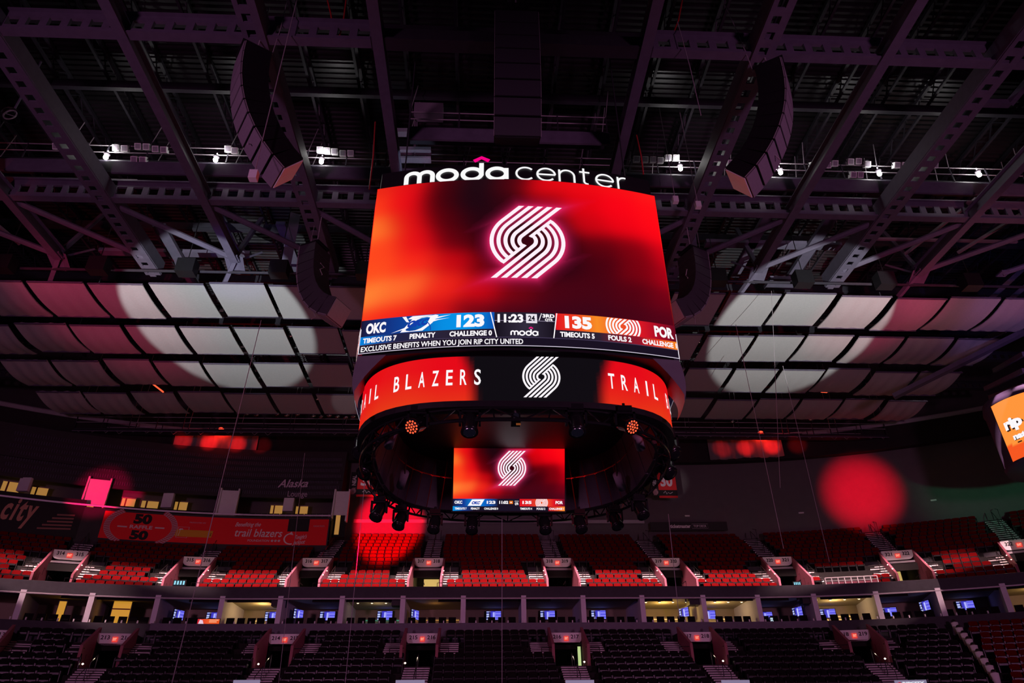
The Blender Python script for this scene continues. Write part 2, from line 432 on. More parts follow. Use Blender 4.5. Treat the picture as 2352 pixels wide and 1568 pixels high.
T('135', ux(1455), ux(1633), 15.52, 15.99, WHITE, .055, 0, 3)
T('POR', ux(2060), ux(2195), 15.53, 15.95, WHITE, .05, 0, 3)
for s_, a, b_ in (('TIMEOUTS 7', 155, 376), ('PENALTY', 460, 626), ('CHALLENGE 0', 715, 985), ('TIMEOUTS 5', 1420, 1645), ('FOULS 2', 1735, 1891), ('CHALLENGE 1', 1965, 2206)):
    T(s_, ux(a), ux(b_), 15.185, 15.375, WHITE, .04, 0, 3)
T('EXCLUSIVE BENEFITS WHEN YOU JOIN RIP CITY UNITED', ux(147), ux(1182), 14.87, 15.06, WHITE, .022, 0, 3)
art.pinwheel(ux(1845), 15.755, .60, WHITE, 3, clip=(V2+.005, V3-.02))
def moda_word(A, u0, sc, v0, col, pink, w, layer=3, dw=1.0):
    """round lower-case letters m o d a drawn as strokes; sc = x-height"""
    f = lambda pts: [(u0+x*sc*dw, v0+y*sc) for x, y in pts]
    A.stroke(f([(.12, 0), (.12, .56)]+arc(.52, .56, .40, .34, 180, 0, 14)+[(.92, 0)]), w, col, layer)
    A.stroke(f([(.92, .5)]+arc(1.32, .56, .40, .34, 180, 0, 14)+[(1.72, 0)]), w, col, layer)
    A.stroke(f(arc(2.62, .45, .56, .45, 0, 360, 30)[:-1]), w, col, layer, True)
    A.stroke(f(arc(4.12, .45, .56, .45, 0, 360, 30)[:-1]), w, col, layer, True)
    A.stroke(f([(4.68, .30), (4.68, 1.36)]), w, col, layer)
    A.stroke(f(arc(5.62, .45, .56, .45, 0, 360, 30)[:-1]), w, col, layer, True)
    A.stroke(f([(6.18, 0), (6.18, .92)]), w, col, layer)
    A.stroke(f([(4.22, 1.53), (4.68, 1.82), (5.14, 1.53)]), w*.95, pink, layer)
    return 6.4*sc*dw
moda_word(art, ux(1103), .165, 15.20, WHITE, (240, 20, 130), .048, 3, .85)
# winged ball badge on the blue panel
c = WHITE
art.poly([(ux(335), 15.46), (ux(420), 15.62), (ux(470), 15.66), (ux(430), 15.58)], lin(c), 2)
art.poly([(ux(402), V3-.02), (ux(428), V3-.02), (ux(450), 15.82), (ux(432), 15.84)], lin(c), 2)
art.poly([(ux(395), 15.46), (ux(470), 15.93), (ux(620), V3-.02), (ux(640), V3-.05), (ux(600), 15.74), (ux(540), 15.47)], lin(c), 2)
art.poly([(ux(440), 15.95), (ux(470), V3-.02), (ux(600), V3-.02), (ux(470), 15.93)], lin(c), 2)
art.poly([(ux(612), 15.95), (ux(720), 16.02), (ux(690), 15.98), (ux(616), 15.88)], lin(c), 2)
art.poly([(ux(606), 15.86), (ux(712), 15.90), (ux(640), 15.84), (ux(600), 15.78)], lin(c), 2)
T('OKC', ux(432), ux(566), 15.60, 15.86, (14, 60, 170), .07, .35, 4, .12)
art.stroke(arc(ux(500), 15.50, .46, .42, 70, -5, 12), .03, (14, 70, 175), 4)
gr = art.mesh('screen_graphics', lambda u, v, h: face(u, v, h), 'screen', scr, .004, .012)
for k in (1, 2, 3):
    f = copy_tree(scr, sb); f.rotation_euler = (0, 0, k*math.pi/2)
# --- name sign above each screen
hp = MB(); n = 24
def headf(u, v, h=0): return face(u, v, h-.10)
for i in range(n):
    ua, ub = -5.1+10.2*i/n, -5.1+10.2*(i+1)/n
    hp.hexa([headf(ua, 21.9), headf(ub, 21.9), headf(ub, 21.9)+Vector((0, .3, 0)), headf(ua, 21.9)+Vector((0, .3, 0))],
            [headf(ua, 22.75), headf(ub, 22.75), headf(ub, 22.75)+Vector((0, .3, 0)), headf(ua, 22.75)+Vector((0, .3, 0))])
hd = hp.build('name_sign', 'black', sb)
ta = Art()
lw = moda_word(ta, -4.24, .60, 21.98, (250, 250, 250), (245, 0, 130), .175, 1, 1.025)
def light_word(A, u0, sc, v0, w, col):
    f = lambda x0, pts: [(u0+(x0+x)*sc, v0+y*sc) for x, y in pts]
    A.stroke(f(0, arc(.52, .47, .52, .47, 42, 318, 26)), w, col, 1)
    for x0 in (1.22, 4.72):
        A.stroke(f(x0, [(.02, .47), (1.04, .47)]+arc(.52, .47, .52, .47, 4, 320, 28)), w, col, 1)
    A.stroke(f(2.52, [(0, 0), (0, .94)]), w, col, 1); A.stroke(f(2.52, [(0, .5)]+arc(.44, .5, .44, .42, 180, 0, 16)+[(.88, 0)]), w, col, 1)
    A.stroke(f(3.72, [(.26, 1.22), (.26, .22)]+arc(.46, .2, .2, .19, 180, 285, 8)), w, col, 1); A.stroke(f(3.72, [(0, .92), (.62, .92)]), w, col, 1)
    A.stroke(f(6.06, [(0, 0), (0, .94)]), w, col, 1); A.stroke(f(6.06, [(0, .5)]+arc(.40, .52, .40, .40, 180, 75, 10)), w, col, 1)
light_word(ta, -.06, .64, 21.98, .08, (248, 248, 250))
sg_l = ta.mesh('sign_letters', lambda u, v, h: headf(u, v, h), 'screen', hd, .004, .03)
for k in (1, 2, 3):
    f = copy_tree(hd, sb); f.rotation_euler = (0, 0, k*math.pi/2)
# --- housing: dark body behind the screens, open below
hb = MB(); ring = []
for k in range(4):
    for i in range(12):
        u = -5.12+10.24*i/12; p = face(u, 0); p = Vector((p.x, p.y+.16, 0)); a = k*math.pi/2
        ring.append((p.x*math.cos(a)-p.y*math.sin(a), p.x*math.sin(a)+p.y*math.cos(a)))
m_ = len(ring)
vs = [(x, y, 14.75-BZ) for x, y in ring]+[(x, y, 21.9-BZ) for x, y in ring]+[(x*.86, y*.86, 22.6-BZ) for x, y in ring]
fs = [(i, (i+1) % m_, m_+(i+1) % m_, m_+i) for i in range(m_)]+[(m_+i, m_+(i+1) % m_, 2*m_+(i+1) % m_, 2*m_+i) for i in range(m_)]+[tuple(range(2*m_, 3*m_)), tuple(range(m_-1, -1, -1))]
hb.add(vs, fs)
hb.build('housing', 'black', sb)
# --- LED ribbon ring on a rounded-square plan
def sq_pts(h, e, N=1440):
    P = []
    for i in range(N):
        t = 2*math.pi*i/N; sx, cx_ = math.sin(t), -math.cos(t)
        P.append((h*math.copysign(abs(sx)**(2/e), sx), h*math.copysign(abs(cx_)**(2/e), cx_)))
    return P
RP = sq_pts(5.55, 3.4); RN = len(RP)
cum = [0.0]
for i in range(RN):
    a, b_ = RP[i], RP[(i+1) % RN]; cum.append(cum[-1]+math.hypot(b_[0]-a[0], b_[1]-a[1]))
RL = cum[-1]; cuma = np.array(cum); RPa = np.array(RP+[RP[0]])
def ringmap(u, v, h=0.0):
    t = u % RL
    x, y = np.interp(t, cuma, RPa[:, 0]), np.interp(t, cuma, RPa[:, 1])
    xa, ya = np.interp((t+.05) % RL, cuma, RPa[:, 0]), np.interp((t+.05) % RL, cuma, RPa[:, 1])
    xb, yb = np.interp((t-.05) % RL, cuma, RPa[:, 0]), np.interp((t-.05) % RL, cuma, RPa[:, 1])
    n_ = Vector((ya-yb, -(xa-xb), 0)).normalized()
    return Vector((x, y, v-BZ))+n_*h
RZ0, RZ1 = 13.06, 14.62
PER = RL/4; UL = .62
def ribbon_col(u, v):
    t = ((u-UL)+PER/2) % PER - PER/2      # distance from the emblem centre
    b = (RZ1-v)/(RZ1-RZ0); d = abs(t)
    e = (1.68 if t > 0 else 1.90)+.28*(1-b)**2*1.2
    k = min(max((d-e)/.5, 0), 1); k = k*k*(3-2*k)
    red = (230*(1), 8+52*max(0, b-.25)+10*min(1, max(0, d-3.2)), 22)
    r_, d_ = lin(red), lin((10, 10, 14))
    c = [r_[i]*k+d_[i]*(1-k) for i in range(3)]
    if d > 4.75: c = [c[0], c[1]+.06, c[2]]
    return tuple(c)
rg = screen_grid(ringmap, 0, RL, RZ0, RZ1, 260, 12, ribbon_col)
rb = rg.build('ribbon_screen', 'screen', sb, True)
ra = Art()
for k in range(4):
    o_ = UL+k*PER
    ra.pinwheel(o_, 13.90, .60, (252, 246, 252), 2)
    # white words between the emblems, letters widely spaced
    for word, x0 in (('TRAIL', 2.15), ('BLAZERS', 2.15+6*.44)):
        for j, ch in enumerate(word):
            wdt = .10 if ch == 'I' else .22
            if ch == 'I': ra.rect(o_+x0+j*.44+.08, o_+x0+j*.44+.155, 13.60, 14.14, WHITE, 2)
            else: ra.text(ch, o_+x0+j*.44, o_+x0+j*.44+.21, 13.60, 14.14, WHITE, .015, 0, 2)
ra.mesh('ribbon_graphics', ringmap, 'screen', rb, .004, .015)
for (za, zb, h0, h1) in ((12.86, 13.06, .02, .02), (14.62, 14.78, .0, -.2)):
    rr = MB()
    for i in range(96):
        ua, ub = RL*i/96, RL*(i+1)/96
        rr.quad(ringmap(ua, za, h0), ringmap(ub, za, h0), ringmap(ub, zb, h1 if za < 14 else h1), ringmap(ua, zb, h1))
        rr.quad(ringmap(ua, za, h0), ringmap(ua, za, h0-.5), ringmap(ub, za, h0-.5), ringmap(ub, za, h0))
    rr.build('ribbon_frame', 'black', sb)
# --- grey corner fairings between screens and ribbon
prof = []
for k in range(9):
    t = k/8; z = 14.78-2.0*t
    prof.append((z, 5.22+.18*math.sin(t*2.6)-.35*t*t))
for sgx in (1, -1):
    cf = MB()
    for i in range(8):
        (za, ra_), (zb, rb_) = prof[i], prof[i+1]
        wa, wb = 1.0-.85*(i/8), 1.0-.85*((i+1)/8)
        A_ = [Vector((sgx*ra_, -5.16, za-BZ)), Vector((sgx*ra_, -5.16+2.2*wa, za-BZ))]
        B_ = [Vector((sgx*rb_, -5.16, zb-BZ)), Vector((sgx*rb_, -5.16+2.2*wb, zb-BZ))]
        cf.quad(A_[0], B_[0], B_[1], A_[1]) if sgx > 0 else cf.quad(A_[1], B_[1], B_[0], A_[0])
        ia, ib = max(0, .9-.85*(i/5)), max(0, .9-.85*((i+1)/5))
        cf.quad(A_[0], A_[0]+Vector((-sgx*ia, -.12*ia, 0)), B_[0]+Vector((-sgx*ib, -.12*ib, 0)), B_[0])
    cfm = cf.build('corner_fairing', 'fairing', sb)
    f = copy_tree(cfm, sb); f.rotation_euler = (0, 0, math.pi)
# --- lighting truss ring under the ribbon
tp = MB()
TP = sq_pts(5.5, 2.7, 72)
for z, sc in ((12.86, 1.0), (12.46, 1.0), (12.66, .93)):
    for i in range(72):
        a, b_ = TP[i], TP[(i+1) % 72]; tp.tube([(a[0]*sc, a[1]*sc, z-BZ), (b_[0]*sc, b_[1]*sc, z-BZ)], .05, 6, 0, False)
for i in range(72):
    a, b_ = TP[i], TP[(i+1) % 72]; za, zb = (12.86, 12.46) if i % 2 else (12.46, 12.86)
    tp.tube([(a[0], a[1], za-BZ), (b_[0], b_[1], zb-BZ)], .025, 5, 0, False)
    tp.tube([(a[0], a[1], za-BZ), (a[0]*.93, a[1]*.93, 12.66-BZ)], .025, 5, 0, False)
tp.build('lighting_truss', 'black_gloss', sb)
# --- inside: dark wall of cabinets round the well, rails, cross beams
IP = sq_pts(5.0, 3.0, 40)
for i in range(40):
    a, b_ = Vector((*IP[i], 0)), Vector((*IP[(i+1) % 40], 0))
    if a.y < -3.0: continue
    q = MB(); mid = (a+b_)/2; inn = -mid.normalized()
    lo = lambda p, s_: Vector((p.x*s_, p.y*s_, 12.75-BZ)); hi = lambda p, s_: Vector((p.x*s_, p.y*s_, 0))
    for za, zb, sa, sb_ in ((12.75, 14.05, 1.0, .94), (14.1, 15.4, .94, .88)):
        A1 = [Vector((a.x*sa, a.y*sa, za-BZ)), Vector((b_.x*sa, b_.y*sa, za-BZ))]; A2 = [Vector((a.x*sb_, a.y*sb_, zb-BZ)), Vector((b_.x*sb_, b_.y*sb_, zb-BZ))]
        sh = inn*.12; g0 = (A1[1]-A1[0])*.03
        q.hexa([A1[0]+g0, A1[1]-g0, A1[1]-g0-sh, A1[0]+g0-sh], [A2[0]+g0, A2[1]-g0, A2[1]-g0-sh, A2[0]+g0-sh])
    q.build('cabinet_panel', 'cab_dark', sb)
for i in range(0, 40, 1):
    a = IP[i]
    if a[1] < -3.2 or abs(a[0]) < 2.6: continue
    MB().tube([(a[0]*1.07, a[1]*1.07, 12.5-BZ), (a[0]*.98, a[1]*.98, 14.9-BZ)], .035, 6).build('hanger_tube', 'black_gloss', sb)
xb = MB()
for y, z in ((-3.9, 13.62), (-3.0, 13.78)):
    xb.box(-3.4, 3.4, y-.05, y+.05, z-BZ, z-BZ+.12)
for x in (-1.3, -.55, .75, 1.6): xb.box(x-.04, x+.04, -3.9, -3.0, 13.72-BZ, 13.80-BZ)
xb.build('cross_beam', 'cab_grey', sb)
pl = MB()
for x, w in ((-.95, .62), (.1, .55), (1.18, .66)):
    pl.box(x-w, x+w, -3.75, -3.1, 13.86-BZ, 13.94-BZ)
pl.build('equipment_tray', 'cab_grey', sb)
# --- inner screen on the far inner side, leaning over the court
a1, a2, a3, a4 = at(1043, 1011, Y=27.0), at(1297, 1013, Y=27.0), at(1297, 1173, Y=28.1), at(1040, 1173, Y=28.1)
org = (Vector(a1)+Vector(a2))/2-Vector((BX, BY, BZ)); bot = (Vector(a3)+Vector(a4))/2-Vector((BX, BY, BZ))
iw = ((Vector(a2)-Vector(a1)).length+(Vector(a3)-Vector(a4)).length)/4; ih = (bot-org).length
dv = (org-bot).normalized(); du = Vector((1, 0, 0)); dn = du.cross(dv)
imap = flatmap(bot, du, dv, dn)
zs2 = ih*.17
def in_col(u, v):
    c = bgcol((u+iw)/(2*iw), (ih-v)/(ih-zs2))
    d = logo_dist((u-.046*iw)/(.256*iw), (v-ih*.607)/(.256*iw))*.256*iw
    if -.3 < d < .3:
        k = .7*math.exp(-max(d, 0)/.07) if d > 0 else .7*math.exp(d*5); h = lin((240, 60, 120)); c = tuple(c[i]*(1-k)+h[i]*k for i in range(3))
    return c
isc = screen_grid(imap, -iw, iw, zs2, ih, 60, 40, in_col).build('inner_screen', 'screen', sb)
ia = Art()
ia.pinwheel(.046*iw, ih*.607, .256*iw, (255, 240, 250), 3)
def ix(x): return (x-728)/(1446-728)*2*iw-iw
q3, q2, q1 = zs2, zs2*.38, 0
ia.rect(-iw, iw, q1, q3, (22, 16, 34), 0)
ia.rect(-iw, ix(1015), q2, q3, [(24, 22, 46), (14, 60, 150), (0, 140, 225), (6, 90, 190), (24, 26, 52)], 1, 12)
ia.rect(-iw, ix(860), q1, q2, [(0, 150, 230), (20, 60, 140), (26, 24, 44)], 1, 6)
ia.rect(ix(1155), iw, q2, q3, [(226, 18, 30), (220, 40, 40), (240, 90, 40), (226, 24, 34), (96, 8, 40)], 1, 12)
ia.rect(ix(1340), iw, q1, q2, [(170, 14, 36), (226, 60, 30), (250, 140, 36)], 1, 6)
for s_, a, b_ in (('OKC', 738, 788), ('123', 944, 1000), ('11:02', 1024, 1082), ('135', 1173, 1232), ('POR', 1386, 1434)):
    ia.text(s_, ix(a), ix(b_), q2+.10, q3-.08, WHITE, .05, 0, 3)
ia.rect(ix(1088), ix(1112), q2+.10, q3-.08, (230, 120, 30), 2); ia.text('6', ix(1094), ix(1106), q2+.14, q3-.12, WHITE, .03, 0, 3)
ia.text('3RD', ix(1122), ix(1150), q2+.2, q3-.08, WHITE, .05, 0, 3); ia.text('QTR', ix(1124), ix(1148), q2+.06, q2+.16, WHITE, .05, 0, 3)
for s_, a, b_ in (('TIMEOUTS 7', 741, 816), ('PENALTY', 843, 900), ('CHALLENGE 0', 928, 1017), ('TIMEOUTS 4', 1158, 1235), ('FOULS 2', 1264, 1320), ('CHALLENGE 1', 1345, 1440)):
    ia.text(s_, ix(a), ix(b_), q1+.05, q2-.05, WHITE, .04, 0, 3)
ia.pinwheel(ix(1297), (q2+q3)/2, .26, WHITE, 3, clip=(q2, q3))
ia.poly([(ix(822), q2+.02), (ix(850), q3-.03), (ix(930), q3-.02), (ix(905), q2+.02)], lin(WHITE), 2); ia.text('OKC', ix(846), ix(898), q2+.08, q3-.1, (14, 60, 170), .06, .3, 4)
ia.mesh('inner_graphics', imap, 'screen', isc, .003, .008)
ib = MB(); ib.hexa([imap(-iw-.06, -.06, -.02), imap(iw+.06, -.06, -.02), imap(iw+.06, -.06, -.2), imap(-iw-.06, -.06, -.2)], [imap(-iw-.06, ih+.06, -.02), imap(iw+.06, ih+.06, -.02), imap(iw+.06, ih+.06, -.2), imap(-iw-.06, ih+.06, -.2)])
ib.build('inner_screen_case', 'black', sb)
# suspension cables up to the roof
for sx, sy in ((-1, -1), (1, -1), (1, 1), (-1, 1)):
    MB().tube([(sx*4.4, sy*4.4, 22.4-BZ), (sx*4.4, sy*4.4, 31.0-BZ)], .03, 6).build('suspension_cable', 'steel_dark', sb)

# ---------------- moving heads and spots on the truss
def moving_head(label, loc, aim, sc=1.0, lens='black_gloss', name='moving_head_light', group='moving lights on the scoreboard truss'):
    t = thing(name, label, 'stage light', loc, 0, group)
    b = MB(); b.box(-.20*sc, .20*sc, -.16*sc, .16*sc, -.16*sc, .0)
    b.tube([(0, 0, 0), (0, 0, .12*sc)], .05*sc, 8); b.build('base', 'black_gloss', t)
    y = MB()
    for s_ in (-1, 1): y.box(s_*.26*sc-.035, s_*.26*sc+.035, -.09*sc, .09*sc, -.56*sc, -.16*sc)
    y.box(-.29*sc, .29*sc, -.09*sc, .09*sc, -.22*sc, -.16*sc); y.build('yoke', 'black_gloss', t)
    d = (Vector(aim)-Vector(loc)).normalized(); q = d.to_track_quat('Z', 'Y').to_matrix().to_4x4(); Tm = Matrix.Translation((0, 0, -.50*sc)) @ q
    h = MB(); h.lathe([(.10*sc, -.30*sc), (.19*sc, -.24*sc), (.22*sc, -.05*sc), (.20*sc, .16*sc), (.235*sc, .30*sc), (.235*sc, .34*sc)], 14, 0, Tm)
    hh = h.build('head', 'black_gloss', t, True)
    l = MB()
    if lens == 'led_red':
        for k, rr_, n_ in ((0, 0, 1), (1, .08, 6), (2, .16, 12)):
            for j in range(n_):
                a = 6.28318*j/n_; Tj = Tm @ Matrix.Translation((rr_*sc*math.cos(a), rr_*sc*math.sin(a), .345*sc)); l.lathe([(.030*sc, 0), (.022*sc, .012)], 8, 0, Tj)
    else: l.lathe([(.2*sc, .341*sc), (.14*sc, .37*sc), (.05*sc, .385*sc)], 14, 0, Tm)
    l.build('lens', lens, hh, True)
    return t
far = [(873, 1150), (922, 1171), (1000, 1180), (1085, 1182), (1250, 1182), (1330, 1180), (1410, 1172), (1466, 1146)]
for i, (px, py) in enumerate(far):
    p = at(px, py-9, Z=12.5)
    moving_head(f'black moving-head light under the far truss, {ordinal(i+1)} of eight from the left', p, p+Vector((.25*(i-3.5)/3.5, -.55, -1.0)), 1.12)
for px, lab in ((962, 'left of'), (1432, 'right of')):
    p = at(px, 936, Z=13.0)
    moving_head(f'red glowing round stage light hung {lab} centre under the front ribbon screen', p, p+Vector((.55 if px > 1176 else -.55, -1, -.75)), 1.12, 'led_red', 'stage_light', 'round lights under the front ribbon')
for px, lab in ((1080, 'left'), (1321, 'right')):
    p = at(px, 932, Z=13.0)
    moving_head(f'dark unlit round stage light under the front ribbon, {lab} one of the inner two', p, p+Vector((0, -.4, -1)), 1.15, 'chrome', 'stage_light', 'round lights under the front ribbon')
for i, (x0, y0, x1, y1, Zz) in enumerate(((905, 985, 888, 1022, 12.9), (930, 1085, 914, 1115, 12.9), (1459, 990, 1475, 1025, 12.9), (1417, 1090, 1434, 1118, 12.9))):
    a = at(x0, y0, Z=13.1); b_ = at(x1, y1, Z=13.1)+Vector((0, -.1, -.55)); b_ = a+(b_-a).normalized()*.85
    t = thing('spotlight_can', f'grey cylinder spotlight tilted inside the scoreboard well, {("upper left", "lower left", "upper right", "lower right")[i]} one', 'spotlight', a, 0, 'can spotlights in the scoreboard well')
    m = MB(); m.tube([(0, 0, 0), b_-a], [.17, .17], 14); m.build('can', 'cab_grey', t, True)
    MB().tube([(0, 0, -.1), (0, 0, .55)], .03, 6).build('bracket', 'black', t)
for i, px in enumerate((842, 1530)):
    for j, (py, lbl) in enumerate(((990, 'upper'), (1035, 'lower'))):
        p = at(px+(10*j if i == 0 else -10*j), py, Y=23.2+1.2*j)
        moving_head(f'black moving-head light on the {("left", "right")[i]} side of the truss, {lbl} one', p, p+Vector((-.4 if i == 0 else .4, -.6, -.9)), 1.3)
p = at(1184, 940, Z=13.0)
t = thing('camera_unit', 'small remote camera with yellow tag hanging under the front ribbon centre', 'camera', p)
MB().box(-.14, .14, -.2, .2, -.5, -.2).build('body', 'black_gloss', t); MB().tube([(0, 0, 0), (0, 0, -.22)], .04, 8).build('mount', 'chrome', t)
m = MB(); m.lathe([(.09, 0), (.09, .12)], 12, 0, Matrix.Translation((0, -.2, -.35)) @ Matrix.Rotation(R(90), 4, 'X')); m.build('lens', 'chrome', t)
MB().box(.0, .14, -.21, -.2, -.62, -.52).build('tag', mat('yellow_tag', (.7, .5, .05), .6), t)
# ================================================================== ROOF
ZR = 29.0
# corrugated roof deck
dk = MB(); Y0, Y1, PT = 3.0, 62.0, .34
ny = int((Y1-Y0)/PT)
for i in range(ny):
    y = Y0+i*PT
    for (ya, yb, za, zb) in ((0, .12, 36.0, 36.0), (.12, .17, 36.0, 36.09), (.17, .29, 36.09, 36.09), (.29, .34, 36.09, 36.0)):
        dk.quad((-50, y+ya, za), (-50, y+yb, zb), (52, y+yb, zb), (52, y+ya, za))
struct(dk.build('ceiling', 'deck'))
# deep joists under the deck
for i, x in enumerate([CX+2.66*k for k in range(-17, 18)]):
    j = MB(); j.box(x-.09, x+.09, 4, 60, 35.72, 35.94); j.box(x-.07, x+.07, 4, 60, 34.85, 34.98)
    for k in range(37): j.bar((x, 4+1.5*k, 34.92), (x, 4.75+1.5*k, 35.8), .05, .05); j.bar((x, 4.75+1.5*k, 35.8), (x, 5.5+1.5*k, 34.92), .05, .05)
    side = 'left' if i < 17 else 'right'
    tag(j.build('roof_joist', 'steel_dark'), (f'slim open roof joist under the corrugated deck, {ordinal(abs(i-17))} one {side} of the middle' if i != 17 else 'slim open roof joist under the corrugated deck, the middle one'), 'roof joist', 'roof joists under the deck')
for i, y in enumerate((9.5, 15.5, 21.5, 25.4, 31.2, 37, 43, 49)):
    j = MB(); j.box(-50, 52, y-.12, y+.12, 34.2, 34.36); j.box(-50, 52, y-.04, y+.04, 34.36, 34.85)
    tag(j.build('roof_girder', 'steel_dark'), f'long dark girder running across beneath the roof joists, {ordinal(i+1)} one counted from the camera', 'roof beam', 'cross girders under the joists')
# main roof beams running away from the camera
def ibeam(x, y0, y1, z, w=.46, h=.75, mt='steel', t=.06):
    b = MB(); b.box(x-w/2, x+w/2, y0, y1, z, z+t); b.box(x-w/2, x+w/2, y0, y1, z+h-t, z+h); b.box(x-.04, x+.04, y0, y1, z+t, z+h-t)
    for s_ in (-1, 1): b.box(x+s_*w/2-s_*.03-.02, x+s_*w/2-s_*.03+.02, y0, y1, z+t, z+t+.1)
    return b
names = {-26.3: 'far left', -16: 'left', -5.6: 'inner left', 5.6: 'inner right', 16: 'right', 26.3: 'far right'}
for dx, nm in names.items():
    x = CX+dx; b = ibeam(x, 6, 33.6 if abs(dx) > 6 else 29.5, ZR)
    o = tag(b.build('roof_beam', 'steel'), f'plain steel roof beam running away from the camera, {nm} of six', 'roof beam', 'plain roof beams')
    if abs(dx) > 6:
        g = MB()
        for s_ in (-1, 1): g.add([(x, 33.5, ZR+.5), (x+s_*.55, 33.3, ZR+.2), (x+s_*.5, 34.3, ZR-.25), (x, 34.6, ZR-.1)], [(0, 1, 2, 3)]); g.bar((x+s_*.2, 33.5, ZR+.1), (x+s_*.9, 35.0, ZR+1.9), .16, .12)
        g.bar((x, 33.6, ZR+.3), (x-.9, 34.9, ZR-.7), .24, .24); g.bar((x, 33.6, ZR+.6), (x+.2, 35.6, 34.2), .26, .2)
        g.build('gusset_node', 'steel', o)
def cast_beam(p, q, w, h, hole=.42, pitch=.78, flange=.42):
    p, q = Vector(p), Vector(q); L_ = (q-p).length; d = (q-p).normalized(); n_ = Vector((-d.y, d.x, 0)); b = MB()
    T_ = Matrix(((d.x, n_.x, 0, p.x), (d.y, n_.y, 0, p.y), (0, 0, 1, p.z), (0, 0, 0, 1)))
    b.box(0, L_, -flange/2, flange/2, 0, .07, 0, T_); b.box(0, L_, -flange/2, flange/2, h-.07, h, 0, T_)
    zl, zh = (h-hole)/2, (h+hole)/2
    b.box(0, L_, -w/2, w/2, .07, zl, 0, T_); b.box(0, L_, -w/2, w/2, zh, h-.07, 0, T_)
    k = 0
    while k*pitch < L_:
        b.box(k*pitch, min(L_, k*pitch+pitch-hole), -w/2, w/2, zl, zh, 0, T_); k += 1
    return b
for dx, nm in ((-21.3, 'far left'), (-10.6, 'inner left'), (10.6, 'inner right'), (21.3, 'far right')):
    # these carry their holes in the wide lower plate, seen from below as a ladder
    x = CX+dx; b = MB(); w = .90; k = 0; y0, y1 = 6.0, 35.0
    b.box(x-w/2, x-.24, y0, y1, ZR, ZR+.07); b.box(x+.12, x+w/2, y0, y1, ZR, ZR+.07)
    while y0+k*.72 < y1:
        b.box(x-.24, x+.12, y0+k*.72, y0+k*.72+.36, ZR, ZR+.07); k += 1
    for s_ in (-1, 1): b.box(x+s_*w/2-.03, x+s_*w/2+.03, y0, y1, ZR+.07, ZR+.95)
    tag(b.build('roof_beam', 'steel'), f'roof beam with a ladder of square holes running away from the camera, {nm} of four', 'roof beam', 'ladder-holed roof beams')
for y, nm in ((18.4, 'nearer'), (28.4, 'farther')):
    for (xa, xb, sd) in ((-46, CX-5.9, 'left'), (CX+5.9, 48, 'right')):
        b = cast_beam((xa, y, ZR+.1), (xb, y, ZR+.1), .14, 1.3, .52, .84)
        tag(b.build('cross_beam', 'steel'), f'cross beam with a row of square holes left to right, {nm} one on the {sd} side', 'roof beam', 'cross beams with square holes')
    b = ibeam(0, 0, 0, 0); b = MB(); b.box(CX-5.9, CX+5.9, y-.3, y+.3, ZR+.1, ZR+.18); b.box(CX-5.9, CX+5.9, y-.05, y+.05, ZR+.18, ZR+1.1)
    tag(b.build('cross_beam', 'steel_dark'), f'dark plain cross beam in the middle bay above the scoreboard, {nm} one', 'roof beam', 'middle bay beams')
# flat diagonal braces in the beam plane
xs = [CX+k for k in (-37, -31.6, -26.3, -21.3, -16, -10.6, -5.6)]
for sd in (-1, 1):
    for i in range(6):
        xo, xi = CX+sd*(xs[i]-CX)*-1, CX+sd*(xs[i+1]-CX)*-1
        for (ya, yb) in ((28.9, 33.4),):
            b = MB(); b.tube([(xo, ya, ZR+.35), (xi, yb, ZR+.2)], .17, 8); b.box(xi-.3, xi+.3, yb-.35, yb+.25, ZR+.1, ZR+.2)
            tag(b.build('roof_brace', 'steel'), f'slanting tubular roof brace, {ordinal(i+1)} from the {("right" if sd > 0 else "left")} edge', 'roof brace', 'slanting roof braces')
# pale secondary members beyond the beams, seen above the ceiling panels
for i, (a, b_, w) in enumerate((((-24.5, 36.0, 31.5), (-15.0, 36.0, 31.5), .5), ((-19.6, 33, 31.3), (-19.6, 40, 31.0), .75), ((-13.0, 34.6, 33), (-13.0, 41, 33), .6), ((14.5, 34.5, 32), (23.5, 34.5, 32), .6), ((17.6, 31.5, 32), (17.6, 38, 32), .6), ((21.5, 31.5, 31.8), (21.5, 38, 31.8), .7), ((19.2, 36.8, 30.6), (22.2, 36.8, 30.6), 1.2), ((13.2, 33.0, 32.2), (14.4, 36.5, 30.5), .4), ((-11.6, 33.0, 32.4), (-12.8, 36.5, 30.4), .6))):
    b = MB(); b.bar(a, b_, w, .25)
    tag(b.build('secondary_beam', 'steel'), f'short pale roof member in the gap above the ceiling panels, {ordinal(i+1)} from the left', 'roof beam', 'short members above the panels')
for i, (a, b_) in enumerate((((22.5, 28.9, 32.2), (36, 28.9, 32.2)), ((22.0, 33.2, 31.6), (34.5, 33.2, 31.6)), ((27.2, 33.8, 30.9), (31.5, 25.5, 32.6)), ((22.4, 34.4, 30.4), (24.6, 29.2, 32.4)), ((30.2, 33.2, 30.6), (36.2, 24.0, 32.0)), ((-30, 30.0, 32), (-19.8, 30.0, 32)), ((-28, 34.0, 30.4), (-31.5, 27.5, 32.2)))):
    b = MB(); b.bar(a, b_, .16, .16)
    tag(b.build('tie_rod', 'red_steel'), (f'thin pink-lit steel rod criss-crossing the roof at right, {ordinal(i+1)} of five' if i < 5 else f'thin red-lit steel rod under the roof at far left, {ordinal(i-4)} of two'), 'steel rod', 'thin coloured roof rods')
